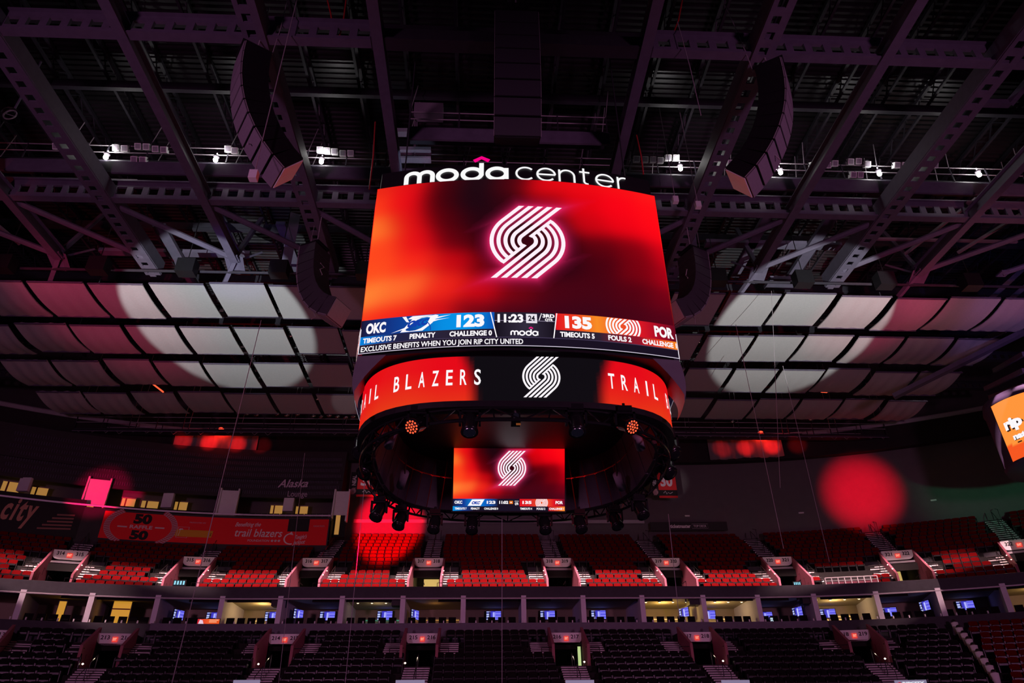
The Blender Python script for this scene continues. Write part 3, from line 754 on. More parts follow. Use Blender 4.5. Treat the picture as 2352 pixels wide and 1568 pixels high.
for i, (p, q, w) in enumerate((((2352, 762), (2058, 908), .55), ((2352, 735), (2240, 792), .3), ((2352, 812), (2285, 850), .22), ((2352, 850), (2265, 892), .22), ((2352, 885), (2275, 912), .2), ((2260, 700), (2352, 615), .5), ((2352, 660), (2300, 705), .45))):
    a, b_ = at(*p, Y=38.0-(1 if i > 4 else 0)), at(*q, Y=43.0-(6 if i > 4 else 0))
    tag(MB().bar(a, b_+(b_-a)*.02, w, .3).build('side_strut', 'steel'), f'blue-lit steel strut at the right edge beside the ceiling panels, {ordinal(i+1)} of seven', 'steel strut', 'struts at the right edge')
for i, (p, q) in enumerate((((2235, 236), (2318, 238)), ((2318, 238), (2380, 165)))):
    a, b_ = at(*p, Y=22.0), at(*q, Y=22.0-1.5*i)
    tag(MB().bar(a, b_, .30, .3).build('roof_tie', 'steel'), f'red-lit steel member at the upper right edge, {("level", "rising")[i]} one', 'steel member', 'red-lit members at upper right')
# pipe rails in front of the ceiling panels
for i, (xa, xb, sd) in enumerate(((-40, -6, 'left'), (8.5, 42, 'right'))):
    tag(MB().tube([(xa, 34.2, 28.75), (xb, 34.2, 28.75)], .09, 8).build('pipe_rail', 'steel_dark'), f'long dark pipe along the front edge of the {sd} ceiling panels', 'pipe')
# ------------------------------------------------------------------ acoustic ceiling panels
ROWS = ((34.5, 38.15, 28.0), (39.45, 42.95, 28.0), (44.15, 47.8, 27.9), (48.9, 52.5, 27.75))
rown = ('front', 'second', 'third', 'back')
for r_, (ya, yb, z) in enumerate(ROWS):
    for k in range(-10, 10):
        xa, xb = CX+3.55*k+.16, CX+3.55*(k+1)-.16; xm = (xa+xb)/2
        if abs(xm-CX) < 3.0 and r_ == 0: pass
        far_ = max(0.0, abs(xm-CX)-14)/22.0
        b = MB(); nx, nyy = 14, 8; zz = z+(.12 if (k*7+r_*3) % 5 == 0 else 0)-(.10 if (k*5+r_) % 7 == 0 else 0)
        def hgt(i, j):
            x, t = i/nx, j/nyy
            sag = -.30*far_*math.sin(math.pi*t)-.5*far_*(1-t)*0
            rip = .055*far_*math.sin(x*22+k*1.7+r_)
            return zz+sag+rip-.15*t*far_
        for side, off in ((0, 0.0), (1, .05)):
            vs = [(xa+(xb-xa)*i/nx, ya+(yb-ya)*j/nyy, hgt(i, j)+off) for j in range(nyy+1) for i in range(nx+1)]
            b.add(vs, [(j*(nx+1)+i, (j+1)*(nx+1)+i, (j+1)*(nx+1)+i+1, j*(nx+1)+i+1) for j in range(nyy) for i in range(nx)])
        o = b.build('ceiling_panel', 'fabric', None, True)
        tag(o, f'pale square acoustic ceiling panel, {ordinal(k+11)} from the left in the {rown[r_]} row', 'ceiling panel', f'acoustic panels of the {rown[r_]} row')
        fb = MB(); fb.box(xa, xb, ya-.04, ya+.02, hgt(0, 0)-.03, hgt(0, 0)+.07); fb.box(xa, xb, yb-.02, yb+.04, hgt(0, nyy)-.03, hgt(0, nyy)+.07); fb.build('edge_batten', 'steel', o)
        if k not in (-1, 0) and (k+r_) % 2 == 0:
            c_ = MB(); xx = xb+.16; c_.tube([(xx, ya+1.2, zz+.25), (xx, ya+1.2, zz+1.2)], .04, 6); c_.lathe([(.05, -.1), (.13, -.05), (.13, .1), (.05, .16)], 8, 0, Matrix.Translation((xx, ya+1.2, zz+.2)))
            c_.build('hanger_clip', 'chrome', o)
for i, y in enumerate((38.8, 43.55, 48.35)):
    for xa, xb, sd in ((-40, CX-4.5, 'left'), (CX+4.5, 42, 'right')):
        b = cast_beam((xa, y, 28.6), (xb, y, 28.6), .1, .7, .32, .62, .4)
        tag(b.build('panel_support', 'steel_dark'), f'dark perforated carrier beam behind the {("front", "second", "third")[i]} row of {sd} ceiling panels', 'carrier beam', 'carrier beams of the panels')
# ------------------------------------------------------------------ catwalks with floodlights
def catwalk(name, xa, xb, y, z, label, box=True):
    t = thing(name, label, 'catwalk', ((xa+xb)/2, y, z)); L_ = (xb-xa)/2
    MB().box(-L_, L_, -.55, .55, -.12, 0).build('walkway', 'steel_dark', t)
    r_ = MB()
    for zz in (.55, 1.05):
        for yy in (-.55, .55): r_.tube([(-L_, yy, zz), (L_, yy, zz)], .03, 6)
    r_.build('rail', 'trim', t)
    n_ = int(2*L_/2.1); p_ = MB()
    for i in range(n_+1):
        for yy in (-.55, .55): p_.box(-L_+2*L_*i/n_-.03, -L_+2*L_*i/n_+.03, yy-.03, yy+.03, 0, 1.05)
    p_.build('rail_posts', 'steel_dark', t)['kind'] = 'stuff'
    h_ = MB()
    for i in range(0, n_+1, 2):
        for yy in (-.55, .55): h_.tube([(-L_+2*L_*i/n_, yy, 1.05), (-L_+2*L_*i/n_+.3, yy, 34.3-z)], .025, 5)
    h_.build('hanger_rods', 'trim', t)['kind'] = 'stuff'
    b_ = MB()
    if box: b_.box(-L_, L_, -.9, -.78, -1.25, -.45)
    b_.tube([(-L_, -.72, -.3), (L_, -.72, -.3)], .05, 6); b_.build('lighting_pipe', 'steel', t)
    c_ = MB()
    for i in range(n_*2):
        x = -L_+2*L_*(i+.5)/(n_*2); s_ = random.uniform(.1, .3)
        c_.tube([(x-s_, -.7, -.3), (x, -.75, -.3-s_), (x+s_, -.7, -.3)], .015, 4)
    c_.build('cable_loops', 'cable', t)['kind'] = 'stuff'
    return t
catwalk('catwalk', -40, CX-.1, CATY, CATZ-.9, 'long railed catwalk of lights under the roof left of the scoreboard')
catwalk('catwalk', CX+.1, 42, CATY, CATZ-.9, 'long railed catwalk of lights under the roof right of the scoreboard')
catwalk('catwalk', CX-5.0, CX+5.2, 25.2, 31.2, 'short dark railed catwalk above the scoreboard')
catwalk('catwalk', -34, CX-4, 55.2, 27.2, 'low rear catwalk behind the back row of left ceiling panels', False)
catwalk('catwalk', CX+4, 36, 55.2, 27.2, 'low rear catwalk behind the back row of right ceiling panels', False)
fl = [(131, 337), (190, 338), (268, 340), (288, 342), (319, 337), (338, 338), (359, 343), (378, 345), (310, 367), (330, 368), (425, 340), (525, 343), (540, 347), (736, 345), (752, 347), (769, 349), (788, 353), (806, 353),
      (1462, 366), (1481, 367), (1499, 367), (1516, 369), (1534, 363), (1552, 363), (1677, 375), (1866, 380), (1916, 376), (1952, 372), (1970, 371), (1991, 378), (1900, 380), (2058, 380), (2076, 380), (2098, 379), (2128, 378), (2145, 380), (1958, 402), (1974, 402)]
proto = None
for i, (px, py) in enumerate(fl):
    p = at(px, py, Y=CATY-.8); left = px < 1176
    lab = f'small white floodlight box on the {("left" if left else "right")} catwalk, {ordinal((i if left else i-18)+1)} from its {("left end" if left else "inner end")}'
    if proto is None:
        proto = thing('floodlight', lab, 'floodlight', p, 0, 'floodlights on the catwalks')
        b = MB(); b.box(-.17, .17, -.14, .14, -.17, .17, 0, Matrix.Rotation(R(35), 4, 'X')); b.build('housing', 'white_paint', proto)
        b = MB(); b.box(-.13, .13, -.15, -.139, -.13, .13, 0, Matrix.Rotation(R(35), 4, 'X')); b.build('lens', 'cab_grey', proto)
        b = MB(); b.bar((-.2, 0, 0), (-.2, 0, .35), .03, .03); b.bar((.2, 0, 0), (.2, 0, .35), .03, .03); b.bar((-.2, 0, .35), (.2, 0, .35), .03, .03); b.build('yoke', 'steel_dark', proto)
    else:
        o = copy_tree(proto); o.location = p; o['label'] = lab
for i, (px, py) in enumerate(((243, 361), (495, 367), (738, 371), (1563, 387), (1793, 396), (2020, 399), (2249, 401))):
    p = at(px, py, Y=CATY-.9)
    t = thing('work_lamp', f'bright glaring white work lamp on the catwalk, {ordinal(i+1)} from the left', 'lamp', p, 0, 'bright work lamps on the catwalks')
    MB().lathe([(.02, -.14), (.10, -.1), (.13, 0), (.10, .1), (.04, .15)], 12).build('bulb', 'glow', t, True)
    b = MB(); b.tube([(0, 0, .15), (0, 0, .5)], .035, 6); b.lathe([(.05, .14), (.16, .2), (.16, .26)], 12); b.build('lamp_holder', 'cab_grey', t)
    lamp('work_lamp_light', 'POINT', p+Vector((0, 0, .5)), 90, (1, .97, .95), size=.12)
# added lights in made-up boxes, shaped to light only the upper front rows
for i, x in enumerate([-33, -28, -22.6, -17.5, -12.1, -7, -1.6, 3.6, 9, 14.4, 19.8, 25, 30.5, 37]):
    dx = max(0, abs(x-CX)-S0); yf = YF-RAD+math.sqrt(RAD**2-dx**2); ly, lz = 33.6, 28.55
    t = thing('added_light_box', f'small black added light-shaping box by the front ceiling panels, {ordinal(i+1)} from the left', 'floodlight', (x, ly, lz), 0, 'added light-shaping boxes by the panels')
    hi_, lo_ = (14.95-lz)/(yf+3.55-ly), (13.08+min(1.0, dx*.11)-lz)/(yf+.2-ly)
    b = MB(); b.box(-.5, .5, .28, .30, .28*hi_, .45); b.build('upper_light_stop', 'black', t)
    b = MB(); b.box(-.5, .5, .28, .30, -.45, .28*lo_); b.build('lower_light_stop', 'black', t)
    b = MB(); b.box(-.5, .5, -.4, .3, .45, .47); b.box(-.5, .5, -.4, .3, -.47, -.45); b.box(-.5, .5, -.42, -.40, -.47, .47); b.box(-.52, -.5, -.42, .3, -.47, .47); b.box(.5, .52, -.42, .3, -.47, .47); b.box(-.1, .1, -.35, -.12, -.12, .12); b.box(-.03, .03, -.25, -.2, .1, .46); b.tube([(0, -.2, .46), (0, -.2, 7.5)], .03, 6); b.build('housing', 'black', t)
    lamp('front_row_fill', 'SPOT', (x, ly, lz), 27000, (1, .60, .58), (x, yf+1.5, 13.6), .006, 60, .35)
# ------------------------------------------------------------------ hanging loudspeaker arrays
def line_array(label, loc, fdir, N, tilt, w=1.3, dep=1.05, h=.60, grille='cab_grey', bottom='white_paint', cab='black'):
    t = thing('line_array_speaker', label, 'loudspeaker', loc, math.atan2(fdir[1], fdir[0]), 'hanging loudspeaker arrays')
    # local: +x is where it faces, y sideways, hangs down from z = 0
    pos = Vector((0, 0, -.35)); box_me = None
    MB().box(-.6, .55, -.5, .5, -.22, -.1).build('rigging_frame', 'black', t)
    MB().tube([(-.1, 0, -.15), (-.1, 0, 3.0)], .03, 6).build('rigging_cable', 'cable', t)
    for i in range(N):
        a = tilt(i/(N-1)); q = Matrix.Rotation(a, 4, 'Y'); ctr = pos+(q @ Vector((0, 0, -h/2)))
        if box_me is None:
            b = MB(); b.hexa([(-dep*.55, -w*.5, -h*.44), (dep*.45, -w*.5, -h*.485), (dep*.45, w*.5, -h*.485), (-dep*.55, w*.5, -h*.44)], [(-dep*.55, -w*.5, h*.44), (dep*.45, -w*.5, h*.485), (dep*.45, w*.5, h*.485), (-dep*.55, w*.5, h*.44)])
            c_ = b.build('speaker_cabinet', cab, t); box_me = c_
            g_ = MB(); g_.box(dep*.45, dep*.45+.03, -w*.49, w*.49, -h*.46, h*.46); gr_ = g_.build('grille', grille, c_)
            s_ = MB()
            for sy in (-1, 1): s_.bar((dep*.42, sy*(w*.5+.01), -h*.48), (dep*.42, sy*(w*.5+.01), h*.48), .03, .02)
            s_.build('rigging_strut', 'trim', c_)
        else: c_ = copy_tree(box_me, t)
        c_.location = ctr; c_.rotation_euler = (0, a, 0)
        pos = pos+(q @ Vector((0, 0, -h)))
    a = tilt(1); q = Matrix.Translation(pos) @ Matrix.Rotation(a, 4, 'Y')
    b = MB(); b.box(-dep*.5, dep*.42, -w*.47, w*.47, -.04, 0, 0, q); b.build('bottom_panel', bottom, t)
    c_ = MB()
    for k in range(3):
        z = -1.4-1.3*k; c_.tube([(-dep*.6, .1, z), (-dep*.72, -.1, z-.2), (-dep*.66, .12, z-.45), (-dep*.72, -.05, z-.7), (-dep*.6, .1, z-.9)], .025, 5)
    c_.build('cable_loops', 'cable', t); return t
cur = lambda t: R(2+50*t**1.35)
line_array('big curved loudspeaker array hanging at upper left near the camera', (-9.35, 18.3, 28.2), (-.84, -.54), 10, cur, h=.58)
line_array('big curved loudspeaker array hanging at upper right near the camera', (11.95, 18.3, 28.3), (.84, -.54), 10, cur, h=.58)
line_array('curved loudspeaker array hanging just left of the main screen', (-9.0, 29.5, 27.2), (-.9, .43), 9, lambda t: R(2+62*t**1.7), bottom='cab_grey', cab='cab_dark')
line_array('curved loudspeaker array hanging just right of the main screen', (11.6, 29.5, 27.4), (.9, .43), 9, lambda t: R(2+62*t**1.7), bottom='cab_grey', cab='cab_dark')
line_array('dark straight loudspeaker array hanging high above the scoreboard sign', (1.25, 17.4, 30.0), (0, -1), 8, lambda t: R(1+24*t*t), 1.75, .8, .76, 'grille_dark', 'black')
# small unit below the near left array and hanging boxes at right
for (px, py, Y, lab) in ((583, 402, 18.0, 'small pale camera bracket hanging under the big left loudspeaker array'), (1551, 458, 26.5, 'small pale box hanging on a cord right of the scoreboard, left one'), (1603, 470, 26.5, 'small pale box hanging on a cord right of the scoreboard, right one')):
    p = at(px, py, Y=Y); t = thing('hanging_box', lab, 'box', p)
    MB().box(-.14, .14, -.12, .12, -.22, .16).build('case', 'white_paint', t); MB().tube([(0, 0, .16), (0, 0, 36.0-p.z)], .02, 5).build('cord', 'cable', t)
# glass dome fixture at the left edge
p = at(25, 266, Y=24.0); t = thing('dome_light', 'glass globe light with a glittering ring at the upper left edge', 'lamp', p)
b = MB(); b.lathe([(.02, -.42), (.2, -.38), (.36, -.22), (.42, 0), (.36, .22), (.2, .38), (.02, .42)], 20); b.build('globe', 'glass', t, True)
b = MB(); b.tube([(.27*math.cos(6.2832*k/20), -.05, .27*math.sin(6.2832*k/20)) for k in range(21)], .035, 6); b.tube([(-.27, -.05, .1), (.27, -.05, -.1)], .02, 5); b.build('ring', 'white_paint', t, True)
MB().tube([(0, 0, .4), (.1, 0, 4)], .05, 6).build('stem', 'steel', t)
# boxes on the centre catwalk
for px, w, lab in ((972, .75, 'grey box on the short catwalk above the scoreboard'),):
    p = at(985, 258, Y=25.0); tag(MB().box(p.x-w, p.x+w, p.y-.3, p.y+.3, p.z-.4, p.z+.4).build('control_box', 'cab_grey'), lab, 'box')
# pale corrugated ducts behind the sign
for i, (py, h_) in enumerate(((304, .25), (346, .22), (366, .12))):
    a, b_ = at(912, py, Y=26.3), at(990, py+1, Y=26.3)
    tag(MB().bar(a, b_, .4, h_).bar(a+(b_-a)*.5, Vector(((a.x+b_.x)/2, 26.3, 36)), .06, .06).build('air_duct', 'cab_grey'), f'short pale duct above the left of the sign, {("top", "middle", "bottom")[i]} of three', 'duct', 'ducts above the sign')
lamp('duct_light', 'SPOT', at(950, 420, Y=24.5), 200, (.7, .75, 1), at(945, 335, Y=26.3), .1, 40, .6)
# red cables in the roof near the scoreboard
for i, (p, q, Y) in enumerate((((862, 280), (848, 435), 24), ((1462, 310), (1478, 400), 24), ((1567, 0), (1543, 88), 19), ((795, 0), (778, 90), 19), ((752, 0), (764, 58), 19), ((717, 42), (820, 46), 19), ((1556, 50), (1610, 265), 18), ((1665, 10), (1730, 165), 18.3), ((660, 0), (625, 125), 18.3))):
    a, b_ = at(*p, Y=Y), at(*q, Y=Y)
    tag(MB().tube([a, (a+b_)/2+Vector((.05, 0, -.1)), b_], .035 if i < 6 else .02, 6).build('rigging_cable', 'red_cable' if i < 6 else 'cable'),
        (f'red rigging cable near the roof, {("left of the sign", "right of the sign", "at top right of centre", "at top left of centre slanting left", "at top left of centre slanting right", "level one at top left of centre")[i]}' if i < 6 else f'pale thin cable hanging from the roof, {("looped right of the centre array", "above the big right array", "above the big left array")[i-6]}'), 'cable', 'rigging cables')
# long thin wires hanging down over the seats
for i, (p, q, Y) in enumerate((((600, 735), (395, 1568), 30), ((1690, 745), (1800, 1260), 31), ((1772, 668), (1792, 1120), 33), ((1798, 840), (1905, 1290), 34), ((1153, 1190), (1153, 1568), 29.5), ((852, 960), (793, 1568), 30), ((1535, 1180), (1560, 1420), 29), ((700, 1040), (640, 1568), 40), ((740, 430), (705, 600), 30), ((1585, 430), (1612, 600), 30))):
    a, b_ = at(*p, Y=Y), at(*q, Y=Y)
    tag(MB().tube([a, b_], .014 if i != 0 else .018, 5).build('hanging_wire', 'cable'), f'long thin pale wire hanging from the roof, {("bright one left of the scoreboard", "brightest one right of the scoreboard", "second right of the scoreboard", "farthest right of the scoreboard", "below the middle of the scoreboard", "beside the left edge of the scoreboard", "beside the right lower edge of the scoreboard", "faint one over the left seats", "above the left small array", "above the right small array")[i]}', 'wire', 'thin hanging wires')
# ================================================================== FAR STAND
def frame(s, d, z): return Matrix.Translation(stand(s, d, z)) @ Matrix.Rotation(-heading(s), 4, 'Z')
def placed(name, label, cat, s, d, z, group=None): return thing(name, label, cat, stand(s, d, z), -heading(s), group)
def sweep(b, prof, s0, s1, mi=0, step=1.3):
    n_ = max(1, int(math.ceil((s1-s0)/step))); P_ = len(prof)
    vs = [stand(s0+(s1-s0)*i/n_, d, z) for i in range(n_+1) for d, z in prof]
    return b.add(vs, [(i*P_+k, (i+1)*P_+k, (i+1)*P_+k+1, i*P_+k+1) for i in range(n_) for k in range(P_-1)], mi)
SL, SR = -46.0, 54.0
U_ROWS, UD0, UDR, UZ0, UZR = 14, 1.0, .8, 12.65, .47
L_ROWS, LD0, LDR, LZ0, LZR = 10, -1.2, -.8, 9.42, -.41
V3s = [(160, '314', '315'), (455, '315', '316'), (727, '316', '317'), (985, '317', '318'), (1280, '318', '319'), (1530, '319', '320'), (1787, '320', '321'), (2062, '321', '322'), (2345, '322', '323')]
V2s = [(-30, '212', '213'), (265, '213', '214'), (655, '214', '215'), (970, '215', '216'), (1300, '216', '217'), (1600, '217', '218'), (1963, '218', '219')]
VU = [(on_d(px, 1292 if 300 < px < 2000 else 1277, 4.9)[0] if px < 2300 else on_d(2345, 1262, 4.9)[0], a, b_) for px, a, b_ in V3s]
VL = [(on_d(px, 1465, -2.0)[0], a, b_) for px, a, b_ in V2s]
def lat(s, sv, d): return (s-sv)*((RAD+d)/RAD if abs(s) > S0 else 1)
LOUNGE_R = on_d(756, 1230, 9.2)[0]; LOUNGE_D = 8.9
# terraces
def terrace(name, rows, d0, dr, z0, zr, vs, front_rows, hw, s0, s1, skip=None):
    b = MB()
    for i in range(rows):
        d, z = d0+dr*i, z0+zr*i
        cuts = []
        if i in front_rows:
            for sv, *_ in vs:
                k = (RAD+d)/RAD if abs(sv) > S0 else 1
                cuts.append((sv-hw/k, sv+hw/k))
        x = s0
        sg = 1 if dr > 0 else 1
        front, back = (d-.45, d+.36)
        for a, c_ in sorted(cuts)+[(s1, s1)]:
            if a > x:
                sweep(b, [(front, z-abs(zr)-.02), (front, z), (back, z)], x, min(a, s1))
            x = max(x, c_)
    return struct(b.build(name, 'concrete'))
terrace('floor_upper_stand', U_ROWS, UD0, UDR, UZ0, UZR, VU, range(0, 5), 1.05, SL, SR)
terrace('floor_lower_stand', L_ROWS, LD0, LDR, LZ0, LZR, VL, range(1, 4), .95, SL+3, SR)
# fascia under the upper stand, with its pale lower edge
b = MB(); sweep(b, [(.5, 12.32), (0, 12.32), (0, 13.02), (.16, 13.06), (.2, 12.3)], SL, SR); struct(b.build('trim_1', 'fascia'))
b = MB(); sweep(b, [(-.02, 12.22), (-.05, 12.25), (-.05, 12.31), (-.02, 12.33)], SL, SR); struct(b.build('trim_2', 'trim'))
# parapet in front of the suites
sp0 = on_d(345, 1440, -.3)[0]; sp1 = on_d(1905, 1445, -.3)[0]
b = MB(); sweep(b, [(-.3, 9.55), (-.3, 10.70), (-.12, 10.72), (-.10, 9.5)], SL, SR); struct(b.build('trim_3', 'fascia'))
b = MB(); sweep(b, [(-.38, 9.75), (-.38, 10.72), (-.3, 10.72)], sp0, sp1); struct(b.build('trim_4', mat('ribbon_off', (.12, .105, .15), .5, 0, .2, 3)))
# wall behind the upper stand and the dark bulkhead over it
UB = 12.7
b = MB(); sweep(b, [(UB, 18.6), (UB, 28.5)], LOUNGE_R-.5, SR); struct(b.build('wall_back', 'wall'))
b = MB(); sweep(b, [(UB-.25, 20.75), (UB-.25, 21.05), (UB, 21.1)], on_d(812, 1195, UB-.3)[0], on_d(1480, 1195, UB-.3)[0]); struct(b.build('trim_5', 'trim'))
zt = on_d(1650, 1006, 11.5)[1]; zb_ = on_d(1650, 1060, 11.5)[1]
zr0 = on_d(1848, 1007, 11.5)[1]
b = MB(); sweep(b, [(11.5, zb_), (11.45, zt), (12.9, zt+.1), (12.9, zb_+.2), (11.5, zb_)], SL, SR); struct(b.build('wall_bulkhead', 'bulk'))
for nm, a, c_ in (('trim_6', SL, on_d(432, 1001, 11.4)[0]), ('trim_7', on_d(1845, 1008, 11.4)[0], SR)):
    b = MB(); sweep(b, [(11.38, zt-.30), (11.32, zt-.28), (11.32, zt+.02), (11.38, zt+.12), (11.6, zt+.12)], a, c_); struct(b.build(nm, 'trim'))
# centre truss band over the bulkhead
sa, sc_ = on_d(432, 1001, 11.4)[0], on_d(1845, 1008, 11.4)[0]
b = MB(); sweep(b, [(11.3, zt-.05), (11.3, zt+.08), (11.6, zt+.08)], sa, sc_); struct(b.build('trim_8', 'trim'))
b = MB(); sweep(b, [(13.5, zt-.4), (13.5, 36)], SL, SR); struct(b.build('wall_upper', 'wall_dark'))
b = MB()
for k in range(3): sweep(b, [(12.8, zt+.5+k*.8), (12.8, zt+.62+k*.8), (12.95, zt+.62+k*.8)], sa-4, sc_+4)
tag(b.build('pipe_rack', 'steel_dark'), 'long dark horizontal pipes behind the bulkhead top', 'pipe rack')
# draped red-lit cloths and red lamps
for px0, px1, pxl, pyl, lab in ((398, 592, 508, 985, 'left'), (1625, 1795, 1747, 993, 'right')):
    a, c_ = on_d(px0, 1020, 11.3)[0], on_d(px1, 1020, 11.3)[0]
    b = MB(); n_ = 40
    vs = []
    for i in range(n_+1):
        for j in range(7):
            t = j/6; s_ = a+(c_-a)*i/n_
            vs.append(stand(s_, 11.22+.07*math.sin(i*.9+.5*t)*(.3+t)+.05*math.sin(i*2.3), zt-.12-(zt-zb_-.25)*t-.05*math.sin(math.pi*i/n_*3)*t))
    b.add(vs, [(i*7+j, (i+1)*7+j, (i+1)*7+j+1, i*7+j+1) for i in range(n_) for j in range(6)])
    tag(b.build('drape', 'drape', None, True), f'red-lit hanging cloth on the high bulkhead {lab} of the scoreboard', 'drape', 'cloths on the bulkhead')
    s_, z = on_d(pxl, pyl, 10.9)
    t = placed('warning_lamp', f'glowing red lamp on the high ledge {lab} of the scoreboard', 'lamp', s_, 10.9, z, 'red lamps on the ledge')
    MB().lathe([(.06, -.06), (.20, -.04), (.22, .05), (.12, .12)], 14).build('bulb', 'glow_red', t, True)
    MB().box(-.3, .3, -.1, .5, -.2, -.07).build('lamp_base', 'black', t)
    lamp('red_lamp_light', 'POINT', stand(s_, 10.7, z-.25), 120, (1, .02, .01), size=.12)
    for ds, e in ((-2.3, 9000), (-.6, 20000), (1.2, 14000), (2.8, 5000)):
        lamp('drape_fill', 'SPOT', stand(s_+ds*.6, 0, 23.6), e, (1, .01, .01), stand(s_+ds*(1 if pxl < 1000 else -1), 11.2, (zt+zb_)/2-.05), .1, 8.5, .9)  # unseen spots added to light the cloth red
for px, py, lab in ((410, 991, 'left'), (1838, 1001, 'right')):
    s_, z = on_d(px, py, 11.0); t = placed('small_lamp', f'tiny red lamp at the {lab} end of the high ledge', 'lamp', s_, 11.0, z, 'tiny red ledge lamps')
    MB().lathe([(.04, -.05), (.1, 0), (.04, .05)], 10).build('bulb', 'glow_red', t, True); MB().box(-.12, .12, -.05, .4, -.2, -.05).build('lamp_base', 'black', t)
# row of round lamps on the rear catwalks
rl_ = [(549, 947), (568, 949), (590, 951), (637, 949), (660, 952), (684, 950), (720, 954), (738, 955), (757, 953), (776, 955), (795, 957), (812, 955), (1655, 948), (1672, 953), (1690, 950), (1683, 967), (1858, 957), (1874, 953), (1884, 957), (1862, 962), (1905, 960), (1925, 960)]
proto = None
for i, (px, py) in enumerate(rl_):
    p = at(px, py, Y=54.0); lf = px < 1176
    lab = f'small round reflector lamp on the rear {("left" if lf else "right")} catwalk, {ordinal((i if lf else i-12)+1)} from the left'
    if proto is None:
        proto = thing('reflector_lamp', lab, 'lamp', p, 0, 'reflector lamps on the rear catwalks')
        Tm = Matrix.Rotation(R(105), 4, 'X'); b = MB(); b.lathe([(.12, -.2), (.2, .0), (.23, .16)], 12, 0, Tm); b.build('reflector', 'chrome', proto, True)
        MB().bar((0, 0, 0), (0, .1, .5), .05, .05).build('bracket', 'steel_dark', proto)
    else:
        o = copy_tree(proto); o.location = p; o['label'] = lab
for px, py, lab in ((2132, 897, 'single bright white lamp below the right third row of ceiling panels'),):
    p = at(px, py, Y=47.9); t = thing('work_lamp', lab, 'lamp', p); MB().lathe([(.03, -.12), (.11, 0), (.03, .12)], 12).build('bulb', 'glow', t, True); MB().tube([(0, 0, .1), (0, 0, .5)], .03, 6).build('lamp_holder', 'steel_dark', t)
for px, py, q, lab in ((349, 880, (375, 900), 'left'), (1886, 899, (1900, 900), 'right')):
    a, c_ = at(px, py, Y=48.4), at(*q, Y=48.4); t = thing('strip_lamp', f'orange-red strip light glowing between ceiling panel rows on the {lab}', 'lamp', a)
    MB().bar((0, 0, 0), c_-a, .14, .1).build('tube', 'led_red', t); MB().bar((0, .1, .1), c_-a+Vector((0, .1, .1)), .22, .06).build('tray', 'steel_dark', t)

